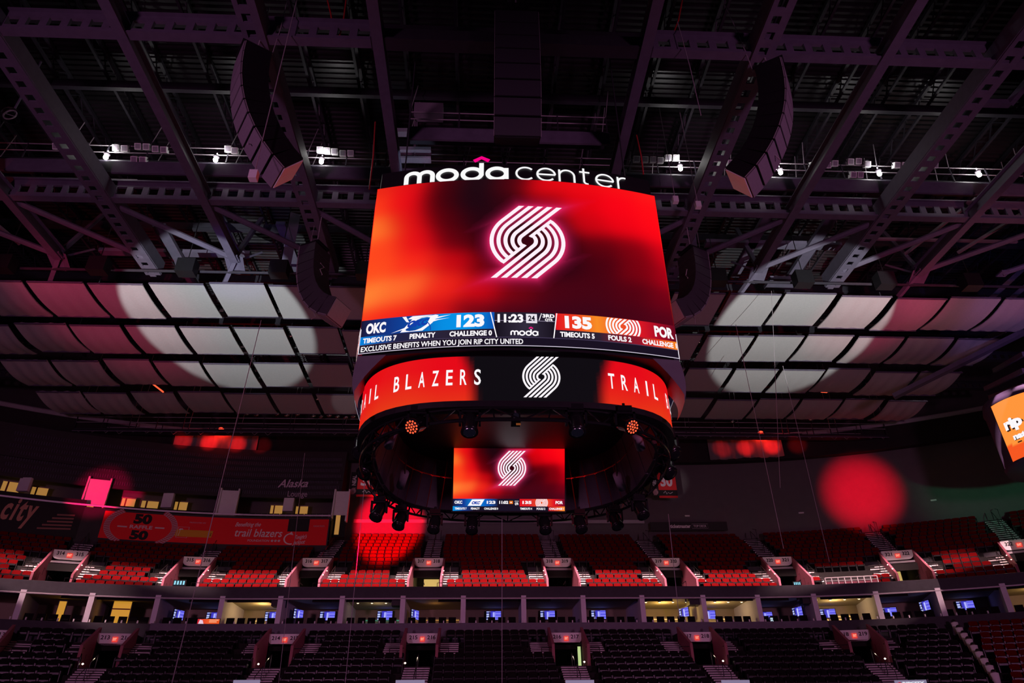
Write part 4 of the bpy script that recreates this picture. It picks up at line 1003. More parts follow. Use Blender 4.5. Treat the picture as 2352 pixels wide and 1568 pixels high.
# ------------------------------------------------------------------ stairs and portals
def stairs(b, u0, u1, pts):        # pts: list of (d, z) riser feet going up; riser pale below, nosing and its overhang shade painted dark above
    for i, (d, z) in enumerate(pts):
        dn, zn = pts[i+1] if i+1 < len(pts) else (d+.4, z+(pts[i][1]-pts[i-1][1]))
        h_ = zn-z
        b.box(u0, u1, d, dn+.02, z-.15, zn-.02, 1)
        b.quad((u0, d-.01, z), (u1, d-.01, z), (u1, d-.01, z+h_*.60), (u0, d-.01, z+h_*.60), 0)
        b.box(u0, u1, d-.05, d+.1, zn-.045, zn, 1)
def upper_vom(i, sv, ta_, tb_, warm):
    nm = f'{ta_} {tb_}'; off = 0.0; D0, Z0 = 0.0, UZ0
    t = placed('vomitory', f'upper-level entry portal with white lintel numbered {nm}', 'portal', sv, 0, Z0, 'upper level entry portals')
    zh0, zh1 = 15.35-Z0, 16.0-Z0; W_ = 1.05
    # lintel with rounded lower corners
    h_ = MB(); c_ = [(-W_, zh1), (-W_, zh0+.3)]+arc(-W_+.45, zh0+.3, .45, .3, 180, 270, 6)+arc(W_-.45, zh0+.3, .45, .3, 270, 360, 6)+[(W_, zh1)]
    m_ = len(c_); h_.add([(x, 4.9, z) for x, z in c_]+[(x, 5.1, z) for x, z in c_], [tuple(range(m_))]+[tuple(range(2*m_-1, m_-1, -1))]+[(k, (k+1) % m_, m_+(k+1) % m_, m_+k) for k in range(m_)])
    hd_ = h_.build('lintel', 'sign_white', t)
    A = Art(); A.text(ta_, -.82, -.34, zh0+.30, zh1-.10, (20, 20, 26), .03, 0, 1); A.text(tb_, .34, .82, zh0+.30, zh1-.10, (20, 20, 26), .03, 0, 1)
    A.mesh('numbers', lambda u, v, h: Vector((u, 4.9-h, v)), 'print', hd_, .003, .006)
    ex = MB(); ex.box(-.17, .17, 4.80, 4.89, zh0+.14, zh0+.44); e_ = ex.build('exit_sign', 'exit_red', t)
    A = Art(); A.text('EXIT', -.13, .13, zh0+.21, zh0+.37, (255, 190, 160), .03, 0, 1); A.mesh('lettering', lambda u, v, h: Vector((u, 4.80-h, v)), 'exit_ink', e_, .003, .006)
    bm_ = MB(); bm_.box(-W_-.1, W_+.1, 4.95, 5.15, zh0-.22, zh0-.08); bm_.build('door_header', 'trim', t)
    for s_ in (-1, 1):
        w_ = MB(); x0, x1 = s_*W_, s_*(W_+.14)
        lo = [(x0, 1.5, -.1), (x1, 1.5, -.1), (x1, 5.1, -.1), (x0, 5.1, -.1)]; hi = [(x0, 1.5, 1.15), (x1, 1.5, 1.15), (x1, 5.1, zh1+.02), (x0, 5.1, zh1+.02)]
        if s_ < 0: lo, hi = lo[::-1], hi[::-1]
        w_.hexa(lo, hi); w_.build('side_wall', 'vom_wall', t)
        sl = MB(); 
        for dd, zz in ((2.0, 1.55), (3.1, 2.05)): sl.lathe([(.02, -.03), (.055, 0), (.02, .03)], 8, 0, Matrix.Translation((s_*(W_+.16), dd, zz)))
        sl.build('step_light', 'step_glow', t)
        lamp('step_light_glow', 'POINT', frame(sv, 0, Z0) @ Vector((s_*(W_+.45), 2.2, 2.2)), 16, (1, .72, .45), size=.08)
    ps = MB(); ps.box(-W_-.1, -W_, 5.1, 8.5, -.2, zh0); ps.box(W_, W_+.1, 5.1, 8.5, -.2, zh0); ps.box(-W_, W_, 5.1, 8.5, zh0-.1, zh0); ps.box(-W_, W_, .8, 8.5, -.2, -.05)
    ps.build('passage', 'vom_dark', t)
    bk = MB()
    if warm == 2: bk.box(-.55, .62, 8.3, 8.4, -.05, zh0-.2)
    elif warm == 1: bk.box(.35, .62, 8.3, 8.4, -.05, zh0-.2)
    if warm: bk.build('lit_doorway', mat('passage_glow', (.6, .5, .2), .6, emit=(1, .68, .22), strength=.55), t)
    MB().box(-W_, W_, 8.4, 8.5, -.1, zh0).build('passage_end', 'vom_dark', t)
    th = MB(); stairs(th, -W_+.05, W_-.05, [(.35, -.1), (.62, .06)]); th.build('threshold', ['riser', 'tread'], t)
    r_ = MB(); r_.tube([(0, .5, 0), (0, .5, .8), (0, 1.6, .8)], .025, 6); r_.build('handrail', 'rail', t); r_ = MB(); r_.tube([(W_-.1, .45, -.1), (W_-.1, .45, .7), (W_+.4, .45, .7)], .025, 6); r_.build('handrail', 'rail', t)
    if warm == 2: lamp('doorway_light', 'POINT', frame(sv, 0, Z0) @ Vector((0, 7, 2.0)), 14, (1, .72, .3), size=.1)
    # stairs beside the portal and the aisle above
    for s_, sd in ((-1, 'left'), (1, 'right')):
        st = placed('stairs', f'pale-nosed steps on the {sd} side of upper portal {nm}', 'stairs', sv, 0, Z0, 'steps beside the upper portals')
        b = MB(); pts = []
        for k in range(6): pts.append((2.52+.40*k, UZR*2.0+.235*k))
        stairs(b, *sorted((s_*(W_+.16), s_*(W_+1.18))), pts)
        b.box(*sorted((s_*(W_+.16), s_*(W_+1.18))), 4.94, 5.3, UZR*1.0+.235*8-.5, UZR+.235*8+.02, 1)
        b.box(*sorted((s_*(W_+.16), s_*(W_+1.18))), 5.25, 5.3, UZR*1.0+.235*8, UZR+.235*8+.40, 2)
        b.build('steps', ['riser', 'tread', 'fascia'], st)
        r_ = MB(); x = s_*(W_+.62); r_.tube([(x, 2.4, .9), (x, 2.4, 1.8), (x, 3.6, 2.5), (x, 3.6, 1.5)], .022, 6); r_.build('handrail', 'rail', st)
    top = 11.6
    if sv < LOUNGE_R+.5: top = 11.6
    al = placed('stairs', f'long pale aisle stairs climbing to the top above portal {nm}', 'stairs', sv, 0, Z0, 'upper aisle stairs')
    b = MB(); k = 0
    while 4.92+.4*k < top: k += 1
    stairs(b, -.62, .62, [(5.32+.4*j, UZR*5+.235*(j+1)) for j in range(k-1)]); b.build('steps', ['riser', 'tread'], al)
    r_ = MB()
    for j in range(0, k-1, 4):
        d, z = 5.35+.4*j, UZR*5+.235*(j+1); d2, z2 = d+1.2, z+.70
        r_.tube([(.05, d, z), (.05, d, z+.9), (.05, d2, z2+.9), (.05, d2, z2)], .025, 6)
    if top > 10: r_.tube([(.5, 11.2, 6), (.5, 11.2, 7.1), (.5, 12.2, 7.4)], .025, 6)
    r_.build('handrail', 'rail', al)
warmth = [0, 1, 1, 2, 0, 0, 0, 1, 0]
for i, (sv, a, c_) in enumerate(VU): upper_vom(i, sv, a, c_, warmth[i])
def lower_vom(i, sv, ta_, tb_, lit):
    nm = f'{ta_} {tb_}'; t = placed('vomitory', f'lower-level entry portal with white lintel numbered {nm} and pink side walls', 'portal', sv, 0, 7.75, 'lower level entry portals')
    Z0 = 7.75; W_ = .95; zh0, zh1 = 9.24-Z0, 9.9-Z0; dh = -2.0
    h_ = MB(); c_ = [(-W_, zh1), (-W_, zh0+.3)]+arc(-W_+.4, zh0+.3, .4, .3, 180, 270, 6)+arc(W_-.4, zh0+.3, .4, .3, 270, 360, 6)+[(W_, zh1)]
    m_ = len(c_); h_.add([(x, dh, z) for x, z in c_]+[(x, dh+.2, z) for x, z in c_], [tuple(range(m_))]+[tuple(range(2*m_-1, m_-1, -1))]+[(k, (k+1) % m_, m_+(k+1) % m_, m_+k) for k in range(m_)])
    hd_ = h_.build('lintel', 'sign_white', t)
    A = Art(); A.text(ta_, -.80, -.30, zh0+.32, zh1-.12, (20, 20, 26), .02, 0, 1); A.text(tb_, .30, .80, zh0+.32, zh1-.12, (20, 20, 26), .02, 0, 1)
    A.mesh('numbers', lambda u, v, h: Vector((u, dh-h, v)), 'print', hd_, .003, .006)
    ex = MB(); ex.box(-.13, .15, dh-.1, dh-.01, zh0+.18, zh0+.46); e_ = ex.build('exit_sign', 'exit_red', t)
    A = Art(); A.text('EXIT', -.09, .11, zh0+.25, zh0+.40, (255, 190, 160), .03, 0, 1); A.mesh('lettering', lambda u, v, h: Vector((u, dh-.1-h, v)), 'exit_ink', e_, .003, .006)
    for s_ in (-1, 1):
        w_ = MB(); x0, x1 = s_*W_, s_*(W_+.16)
        lo = [(x0, -4.2, -.3), (x1, -4.2, -.3), (x1, dh+.3, -.3), (x0, dh+.3, -.3)]; hi = [(x0, -4.2, 1.25), (x1, -4.2, 1.25), (x1, dh+.3, zh1+.35), (x0, dh+.3, zh1+.35)]
        if s_ < 0: lo, hi = lo[::-1], hi[::-1]
        w_.hexa(lo, hi); w_.build('side_wall', 'vom_wall', t)
    ps = MB(); ps.box(-W_-.1, -W_, dh, dh+3, -.3, zh1); ps.box(W_, W_+.1, dh, dh+3, -.3, zh1); ps.box(-W_, W_, dh, dh+3, zh0, zh0+.1); ps.box(-W_, W_, -4.2, dh+3, -.3, .0); ps.box(-W_, W_, dh+2.9, dh+3, -.1, zh0); ps.build('passage', 'vom_dark', t)
    if lit: MB().box(W_-.22, W_-.04, dh+.3, dh+.4, 0, zh0-.1).build('lit_doorway', mat('passage_glow_green', (.5, .6, .3), .6, emit=(.55, .75, .30), strength=.8), t)
    sl = MB(); sl.lathe([(.02, -.05), (.07, 0), (.02, .05)], 8, 0, Matrix.Translation((-W_+.2 if sv < 0 else W_-.2, -4.1, .3))); sl.build('step_light', 'step_glow', t)
    lamp('step_light_glow', 'POINT', frame(sv, 0, Z0) @ Vector((0, -4.9, .55)), 5, (1, .75, .55), size=.08)
    for s_, sd in ((-1, 'left'), (1, 'right')):
        st = placed('stairs', f'pale-nosed steps on the {sd} side of lower portal {nm}', 'stairs', sv, 0, Z0, 'steps beside the lower portals')
        b = MB(); x0, x1 = sorted((s_*(W_+.18), s_*(W_+1.28)))
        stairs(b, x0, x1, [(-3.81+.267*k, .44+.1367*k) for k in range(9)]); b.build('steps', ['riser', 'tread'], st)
        r_ = MB(); x = s_*(W_+.75); r_.tube([(s_*(W_-.05), -4.0, 1.1), (x, -4.0, 1.1), (x, -4.0, -.2)], .025, 6); r_.build('handrail', 'rail', st)
    al = placed('stairs', f'pale aisle stairs descending in front of lower portal {nm}', 'stairs', sv, 0, Z0, 'lower aisle stairs')
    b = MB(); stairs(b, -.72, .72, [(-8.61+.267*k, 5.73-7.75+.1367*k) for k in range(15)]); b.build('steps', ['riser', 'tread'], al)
    r_ = MB(); r_.tube([(.0, -4.4, -.1), (.0, -4.4, .75), (.0, -5.4, .25), (.0, -5.4, -.6)], .025, 6); r_.build('handrail', 'rail', al); r_ = MB(); r_.tube([(.05, -6.0, -.9), (.05, -6.0, .0), (.05, -7.2, -.6), (.05, -7.2, -1.5)], .025, 6); r_.build('handrail', 'rail', al)
for i, (sv, a, c_) in enumerate(VL): lower_vom(i, sv, a, c_, i == 4)
# small lit boards at the foot of the lower aisles
for px, w, txt, nm in ((942, .95, None, '215 216'), (1332, .95, None, '216 217'), (1690, .95, None, '217 218'), (2092, 1.0, 'RIPCITY', '218 219'), (566, .85, None, '214 215')):
    s_, z = on_d(px, 1566, -8.2); t = placed('display_board', f'small pale display board at the foot of the aisle below portal {nm}', 'display', s_, -8.2, z, 'display boards at aisle feet')
    bd = MB().box(-w*.78, w*.78, 0, .08, -1.0, .10).build('panel', mat('board_off', (.3, .3, .38), .4, emit=(.16, .16, .24), strength=1.0), t)
    if txt:
        A = Art(); A.rect(-.62, -.50, -.10, .0, (210, 20, 40), 1); A.text('RIPCITY', -.42, .66, -.12, .02, (225, 225, 235), .05, 0, 1); A.mesh('lettering', lambda u, v, h: Vector((u, -h, v)), 'screen', bd, .003, .008)
# ------------------------------------------------------------------ seats
def seat_mesh(red):
    b = MB(); w = .25
    prof = [(.17, .46), (.20, .60), (.23, .74), (.245, .80)]     # back leaning away
    vs = []
    for off in (0, .05):
        for j, (d, z) in enumerate(prof):
            for u in (-w, -w*.5, 0, w*.5, w):
                k = 1.0 if j < 3 else .86; cr = .025*(1-(u/w)**2)
                vs.append((u*k, d+off+cr, z+(.0 if j < 3 else .02*(1-(u/w)**2))))
    n_ = 5; q = 4*n_
    fs = [(j*n_+i, j*n_+i+1, (j+1)*n_+i+1, (j+1)*n_+i) for j in range(3) for i in range(4)]
    fs += [(q+j*n_+i, q+(j+1)*n_+i, q+(j+1)*n_+i+1, q+j*n_+i+1) for j in range(3) for i in range(4)]
    fs += [(15+i, 16+i, q+16+i, q+15+i) for i in range(4)]+[(j*n_, (j+1)*n_, q+(j+1)*n_, q+j*n_) for j in range(3)]+[(j*n_+4, q+j*n_+4, q+(j+1)*n_+4, (j+1)*n_+4) for j in range(3)]
    b.add(vs, fs, 0)
    b.hexa([(-.22, -.02, .40), (.22, -.02, .40), (.22, .16, .40), (-.22, .16, .40)], [(-.21, -.02, .50), (.21, -.02, .50), (.21, .10, .54), (-.21, .10, .54)], 1)
    for x in (-.265, .265): b.box(x-.02, x+.02, .0, .24, .05, .58, 1)
    return b
smr = seat_mesh(True).build('red_arena_seat', ['seat_red', 'rail'])
smb = seat_mesh(False).build('black_arena_seat', ['seat_black', 'rail'])
me_r, me_b = smr.data, smb.data
bpy.data.objects.remove(smr); bpy.data.objects.remove(smb)
S_RED = on_d(2195, 1440, -1.0)[0]; S_RED2 = on_d(2290, 1566, -7.0)[0]
PL0, PL1 = on_d(1888, 1325, 1.0)[0], on_d(2012, 1320, 1.0)[0]
cand = {True: [], False: []}
PITCH_S = .57
for i in range(U_ROWS):
    d, z = UD0+UDR*i, UZ0+UZR*i; k = (RAD+d)/RAD; s_ = SL; j = 0
    if d > LOUNGE_D-.3: s_ = LOUNGE_R+.5
    while s_ < SR-.5:
        hw = 1.42 if i < 2 else (2.50 if i < 6 else .95)
        ok = all(abs(lat(s_, sv, d)) > hw for sv, *_ in VU) and not (i < 4 and PL0 < s_ < PL1)
        if ok: cand[True].append((s_, d, z, i))
        s_ += PITCH_S/(k if abs(s_) > S0 else 1)
for i in range(L_ROWS):
    d, z = LD0+LDR*i, LZ0+LZR*i; k = (RAD+d)/RAD; s_ = SL+3
    sr_ = S_RED+(S_RED2-S_RED)*i/8.0
    while s_ < SR-.5:
        hw = 1.3 if i < 1 else (2.55 if i < 4 else 1.05)
        ok = all(abs(lat(s_, sv, d)) > hw for sv, *_ in VL) and abs(s_-sr_) > .75
        if ok: cand[s_ > sr_].append((s_, d, z, -1-i))
        s_ += PITCH_S/(k if abs(s_) > S0 else 1)
upn = 'front second third fourth fifth sixth seventh eighth ninth tenth eleventh twelfth thirteenth fourteenth'.split()
for red in (True, False):
    me = me_r if red else me_b; L_ = []
    for s_, d, z, row in cand[red]:
        p = stand(s_, d, z); x, y, dep = project(p+Vector((0, 0, .6)))
        L_.append((dep if (-8 < x < 2360 and -10 < y < 1576) else 1e6+dep, s_, d, z, row, x))
    L_.sort(); near = sorted(L_[:300], key=lambda q: (q[4], q[1])); rest = L_[300:]
    cnt = {}
    for dep, s_, d, z, row, x in near:
        V = VU if row >= 0 else VL
        li = [v for v in V if v[0] < s_]; sec = li[-1] if li else None
        key = (row, sec[1] if sec else ''); cnt[key] = cnt.get(key, 0)+1; nth = ordinal(cnt[key])
        o = bpy.data.objects.new('red_arena_seat' if red else 'black_arena_seat', me); COL.objects.link(o); o.location = stand(s_, d, z); o.rotation_euler = (0, 0, -heading(s_))
        colr = 'red' if red else 'black'
        if row >= 0: rn = f'{upn[row]} upper row'
        else: rn = f'{ordinal(-row)} row of the lower stand'
        where = f'right of portal {sec[1]} {sec[2]}' if sec else f'left of portal {V[0][1]} {V[0][2]}'
        tag(o, f'{colr} stadium seat, {rn}, {nth} place {where}', 'seat', f'{colr} seats of the {"upper" if row >= 0 else "lower"} stand')
    base = np.array([v.co[:] for v in me.vertices]); polys = [tuple(p.vertices) for p in me.polygons]; mids = [p.material_index for p in me.polygons]
    b = MB()
    for dep, s_, d, z, row, x in rest:
        a = -heading(s_); p = stand(s_, d, z); c_, n_ = math.cos(a), math.sin(a)
        vv = np.empty_like(base); vv[:, 0] = base[:, 0]*c_-base[:, 1]*n_+p.x; vv[:, 1] = base[:, 0]*n_+base[:, 1]*c_+p.y; vv[:, 2] = base[:, 2]+p.z
        k = len(b.v); b.v.extend(map(tuple, vv)); b.f.extend(tuple(k+i for i in f) for f in polys); b.m.extend(mids); b.c.extend([None]*len(polys))
    tag(b.build('arena_seats', ['seat_red' if red else 'seat_black', 'rail']), f'the remaining rows of {"red" if red else "black"} stadium seats in the far stand', 'seats', None, 'stuff')
# pale seat-end caps along the aisle at lower right
for i in range(9):
    px, py = 2196+11.8*i, 1444+15.4*i; s_, z = on_d(px, py, LD0+LDR*i)
    t = placed('aisle_end_panel', f'pale rounded seat-end panel along the lower right aisle, {ordinal(i+1)} from the top', 'seat end', s_, LD0+LDR*i, LZ0+LZR*i, 'seat ends along the lower right aisle')
    b = MB(); b.tube([(0, -.05, .1), (0, -.05, .75), (0, .05, .85)], [.14, .2, .13], 10); b.build('panel', 'white_paint', t, True); MB().box(-.05, .05, 0, .3, 0, .2).build('foot', 'rail', t)
# accessible platform with a pale rail between portals 320 321 and 321 322
zc = UZ0+.15
t = placed('platform_railing', 'long pale railing with wavy panel in front of the empty dark platform at right', 'railing', (PL0+PL1)/2, .6, zc); L_ = (PL1-PL0)/2*.98
b = MB(); b.tube([(-L_, 0, .75), (L_, 0, .75)], .035, 6); b.tube([(-L_, 0, .55), (L_, 0, .55)], .02, 6); b.build('rail', 'white_paint', t)
b = MB(); b.box(-L_, L_, .03, .06, .0, .48); b.build('panel', 'vom_wall', t)
b = MB()
for k in range(9): b.box(-L_+2*L_*k/8-.03, -L_+2*L_*k/8+.03, -.02, .03, 0, .75)
b.build('posts', 'white_paint', t)
b = MB(); sweep(b, [(1.0, UZ0+.2), (4.6, UZ0+.2), (4.6, UZ0+2.3)], PL0, PL1); struct(b.build('floor_platform', mat('platform_black', (.003, .003, .003), .9, spec=.05)))
# ------------------------------------------------------------------ retired-number cloths and wall signs
def banner(px0, px1, py0, py1, d, label, num, name_, sig):
    s0, z1 = on_d(px0, py0, d); s1, z0 = on_d(px1, py1, d); w = (s1-s0)/2; h_ = z1-z0
    t = placed('number_banner', label, 'banner', (s0+s1)/2, d, z0, 'number banners behind the scoreboard')
    MB().box(-w, w, 0, .04, 0, h_).build('cloth', mat('banner_red', (.60, .02, .025), .8), t)
    A = Art(); A.rect(-w, w, h_*.08, h_*.30, (14, 12, 14), 0); A.text(num, -w*.72, w*.62, h_*.44, h_*.86, (206, 196, 206), .04, 0, 1)
    A.stroke([(-w*.5, h_*.18), (-w*.3, h_*.26), (-w*.15, h_*.14), (0, h_*.21), (w*.2, h_*.16), (w*.5, h_*.22)], .05, (190, 180, 190), 1)
    A.mesh('print', lambda u, v, h: Vector((u, -h, v)), 'print', t, .004, .006)
    A = Art(); A.rect(-w-.62, -w, h_*.08, h_*1.0, (14, 12, 14), 0); A.pinwheel(-w-.31, h_*.22, .24, (200, 150, 160), 1)
    sp_ = Art(); sp_.text(name_, 0, h_*.42, 0, .34, (206, 196, 206), .03, 0, 1)
    for pts, c_, ly in sp_.p: A.p.append(([(-w-.14-y, h_*.45+x) for x, y in pts], c_, ly))
    A.mesh('name_strip', lambda u, v, h: Vector((u, -h, v)), 'print', t, .004, .006)
banner(824, 872, 1084, 1140, 10.6, 'red number banner with black name strip left of the scoreboard truss', '36', 'NEAL', 1)
banner(1508, 1560, 1084, 1143, 10.6, 'red number banner marked 30 right of the scoreboard truss', '30', 'GROSS', 1)
lamp('banner_fill', 'SPOT', (4, 34, 12), 6000, (1, .8, .85), stand(on_d(1534, 1115, 10.6)[0], 10.6, 23.5), .1, 5.5, .9)  # unseen spots added to brighten the number banners
lamp('banner_fill', 'SPOT', (-3, 34, 12), 6000, (1, .8, .85), stand(on_d(845, 1115, 10.6)[0], 10.6, 23.5), .1, 5.5, .9)
s0, z1 = on_d(1485, 1198, 11.9); s1, z0 = on_d(1702, 1216, 11.9); w = (s1-s0)/2; h_ = z1-z0
t = placed('wall_sign', 'long dark wall sign with small pale lettering above the upper seats right of the scoreboard', 'sign', (s0+s1)/2, 11.9, z0)
MB().box(-w, w, 0, .1, 0, h_).build('board', mat('sign_black', (.02, .018, .022), .6), t)
A = Art(); k = 2*w/217
A.text('ticketmaster', -w+55*k, -w+113*k, h_*.30, h_*.72, (255, 250, 255), .03, 0, 1); A.text('TOP DECK', -w+121*k, -w+158*k, h_*.38, h_*.64, (225, 215, 225), .02, 0, 1)
A.stroke([(-w+117*k, h_*.24), (-w+162*k, h_*.24), (-w+162*k, h_*.76), (-w+117*k, h_*.76)], .03, (160, 152, 162), 1, True)
A.mesh('lettering', lambda u, v, h: Vector((u, -h, v)), 'print', t, .004, .006)
for i, (px, py) in enumerate(((1578, 1185), (1840, 1178), (2144, 1149), (1025, 1198))):
    s_, z = on_d(px, py, 12.65); t = placed('wall_light', f'small pale fitting on the back wall, {("above the dark sign", "right of the dark sign", "far right", "behind the scoreboard lights")[i]}', 'wall fitting', s_, 12.65, z, 'small wall fittings')
    MB().box(-.22, .22, -.12, 0, -.06, .06).build('cover', 'white_paint', t)
# ------------------------------------------------------------------ lounge at upper left
ls0, ls1 = SL, LOUNGE_R
zg0 = on_d(500, 1249, LOUNGE_D)[1]; zg1 = on_d(500, 1185, LOUNGE_D)[1]; zg2 = on_d(500, 1178, LOUNGE_D-.1)[1]; zw0 = on_d(560, 1141, 10.4)[1]
b = MB(); sweep(b, [(LOUNGE_D, 16.4), (LOUNGE_D, zg1+.05), (LOUNGE_D+.2, zg1+.1), (LOUNGE_D+.2, zg1-.6), (UB, zg1-.6)], ls0, ls1); struct(b.build('wall_lounge_front', 'wall_dark'))
b = MB(); sweep(b, [(LOUNGE_D-.12, zg2-.12), (LOUNGE_D-.15, zg2), (LOUNGE_D+.1, zg2+.02)], ls0, ls1); struct(b.build('trim_9', 'trim'))
b = MB(); sweep(b, [(10.4, zw0), (11.0, zb_+.6)], ls0, ls1+.3); sweep(b, [(10.4, zw0), (10.6, zw0), (10.6, zw0+1.6)], ls0, ls1+.3); b.quad(stand(ls1+.3, 10.4, zw0), stand(ls1+.3, UB, zw0), stand(ls1+.3, UB, zb_+.6), stand(ls1+.3, 11.0, zb_+.6)); b.quad(stand(ls1+.1, LOUNGE_D, 16.5), stand(ls1+.1, UB, 16.5), stand(ls1+.1, UB, zg1), stand(ls1+.1, LOUNGE_D, zg1)); struct(b.build('wall_left_upper', 'wall_dark'))
b = MB(); sweep(b, [(UB+1.0, zg1-.6), (UB+1.0, zw0+1.7)], ls0, ls1+.3); struct(b.build('wall_lounge', 'wall'))
b = MB(); sweep(b, [(UB, zg1-.6), (UB+1.0, zg1-.6)], ls0, ls1+.3); struct(b.build('floor_lounge', 'concrete'))
b = MB(); sweep(b, [(10.4, zw0+1.6), (UB+1.0, zw0+1.7)], ls0, ls1+.3); struct(b.build('ceiling_lounge', 'wall_dark'))
# vertical pale pins on the textured wall
b = MB(); random.seed(3)
for r_ in range(7):
    for k in range(150):
        s_ = ls0+12+(ls1-ls0-12)*k/150+(.15 if r_ % 2 else 0); t_ = .1+.12*r_
        p = stand(s_, 10.4+.6*t_-.04, zw0+(zb_+.6-zw0)*t_); b.box(p.x-.025, p.x+.025, p.y-.04, p.y, p.z-.14, p.z+.14)
tag(b.build('wall_pins', 'steel'), 'field of small upright pins on the dark wall above the lounge', 'wall decoration', None, 'stuff')
lx = [(0, 58, 1106, 1150), (68, 119, 1119, 1155), (276, 318, 1144, 1172), (320, 372, 1150, 1174), (398, 437, 1152, 1178), (618, 655, 1160, 1184), (676, 712, 1162, 1184)]
for i, (px0, px1, py0, py1) in enumerate(lx):
    pm = (px0+px1)/2; a, c_ = on_d(px0, py0, 12.4)[0], on_d(px1, py0, 12.4)[0]; z1, z0 = on_d(pm, py0, 12.4)[1], on_d(pm, py1, 12.4)[1]
    t = placed('lounge_opening', f'warm lit opening at the back of the upper left lounge, {ordinal(i+1)} from the left', 'lit opening', (a+c_)/2, 12.4, z0, 'lit openings of the lounge'); w = (c_-a)/2
    MB().box(-w, w, 0, .06, 0, z1-z0).build('glow_panel', 'warm_panel', t); MB().box(-w-.05, w+.05, -.06, 0, z1-z0-.03, z1-z0+.06).build('lintel', 'suite', t)
    MB().box(-w*.5, -w*.3, -.05, 0, 0, z1-z0).build('mullion', 'wood', t)
for px0, px1, py0, py1, d, nm in ((195, 265, 1098, 1160, 9.6, '314 315'), (500, 556, 1123, 1185, 9.6, '315 316'), (768, 803, 1125, 1180, 9.4, '316 317')):
    s0, z1 = on_d((px0+px1)/2, py0, d); _, z0 = on_d((px0+px1)/2, py1, d); w = (on_d(px1, py1, d)[0]-on_d(px0, py1, d)[0])/2*.95
    t = placed('stair_hood', f'tall pale hood wall at the top of the aisle above portal {nm}', 'wall panel', s0, d, z0, 'hood walls over the aisle tops')
    q = MB(); q.box(-w, w, .35, .45, .0, z1-z0); q.build('panel', 'white_paint', t)
    for s_ in (-1, 1): MB().hexa(*(lambda lo, hi: (lo, hi))([(s_*w-.06, -.1, -.6), (s_*w+.06, -.1, -.6), (s_*w+.06, .5, -.6), (s_*w-.06, .5, -.6)], [(s_*w-.06, .2, z1-z0+.15), (s_*w+.06, .2, z1-z0+.15), (s_*w+.06, .5, z1-z0+.15), (s_*w-.06, .5, z1-z0+.15)])).build('side_cheek', 'white_paint', t)
    MB().box(-w*.5, w*.1, .36, .4, -1.6, 0).build('lit_door', 'warm_panel', t)
    MB().box(-w, w, .4, .5, -1.8, 0).build('dark_door', 'vom_dark', t)
for i, (px0, px1, py0, py1) in enumerate(((48, 72, 1096, 1128), (377, 399, 1132, 1165), (655, 674, 1143, 1173))):
    a, z1 = on_d((px0+px1)/2, py0, 10.3); _, z0 = on_d((px0+px1)/2, py1, 10.3)
    tag(MB().box(-.42, .42, 0, .3, 0, z1-z0).build('lounge_pillar', 'white_paint'), f'short pale pillar among the lounge seats, {ordinal(i+1)} from the left', 'pillar', 'lounge pillars').location = stand(a, 10.3, z0)
proto = None; k = 0
for px in list(range(8, 190, 17))+list(range(275, 490, 14))+list(range(565, 760, 14)):
    s_ = on_d(px, 1175, 9.6)[0]; k += 1
    if proto is None:
        proto = thing('lounge_chair', 'x', 'chair', (0, 0, 0), 0, 'dark chairs along the lounge edge')
        b = MB(); b.hexa([(-.24, .1, .45), (.24, .1, .45), (.24, .2, .45), (-.24, .2, .45)], [(-.22, .2, 1.05), (.22, .2, 1.05), (.22, .27, 1.05), (-.22, .27, 1.05)]); b.build('backrest', 'seat_black', proto)
        MB().box(-.24, .24, -.3, .15, .42, .5).build('seat', 'seat_black', proto); MB().tube([(0, -.05, 0), (0, -.05, .42)], .05, 8).build('pedestal', 'rail', proto); o = proto
    else: o = copy_tree(proto)
    o.location = stand(s_, 9.6, zg1-.45); o.rotation_euler = (0, 0, -heading(s_)); o['label'] = f'dark chair along the upper left lounge edge, {ordinal(k)} from the left'
# printed banners on the lounge front
def lounge_map(s_mid, d, z0):
    return lambda u, v, h: stand(s_mid+u, d-h, z0+v)
s0, s1 = on_d(224, 1235, LOUNGE_D)[0], on_d(752, 1225, LOUNGE_D)[0]; h_ = zg1-.12-zg0; sm = (s0+s1)/2; w = (s1-s0)/2
bn = Art(); bn.rect(-w, w, 0, h_, (250, 12, 28), 0, 24)
lm = lounge_map(sm, LOUNGE_D-.02, zg0)
o = bn.mesh('raffle_banner', lm, 'print', None, 0, 0); tag(o, 'long red printed banner advertising a raffle below the upper left lounge', 'banner')
A = Art(); k = 2*w/528
def bx_(px): return -w+(px-224)*k
cu, rr_ = bx_(307), 2.1
A.stroke(arc(cu, h_*.5, 1.95, 1.5, 128, 236, 20), .34, (206, 150, 165), 1); A.stroke(arc(cu, h_*.5, 1.95, 1.5, -56, 52, 20), .34, (206, 150, 165), 1)
for s_ in (128, -56):
    for j in range(22): a = R(s_+108*j/21 if s_ > 0 else s_+108*j/21); A.stroke([(cu+1.8*math.cos(a), h_*.5+1.38*math.sin(a)), (cu+2.1*math.cos(a+.04), h_*.5+1.62*math.sin(a+.04))], .05, (190, 20, 40), 2)
A.text('50', cu-.52, cu+.52, h_*.60, h_*.97, (14, 10, 12), .06, 0, 2); A.text('50', cu-.52, cu+.52, h_*.02, h_*.36, (14, 10, 12), .06, 0, 2)
A.text('RAFFLE', cu-.65, cu+.65, h_*.42, h_*.55, (225, 190, 200), .03, 0, 2); A.rect(cu-1.35, cu-.8, h_*.44, h_*.49, (225, 190, 200), 2); A.rect(cu+.8, cu+1.35, h_*.47, h_*.52, (225, 190, 200), 2)
A.text('PRESENTED BY', bx_(409), bx_(446), h_*.74, h_*.79, (225, 150, 165), .02, 0, 2)
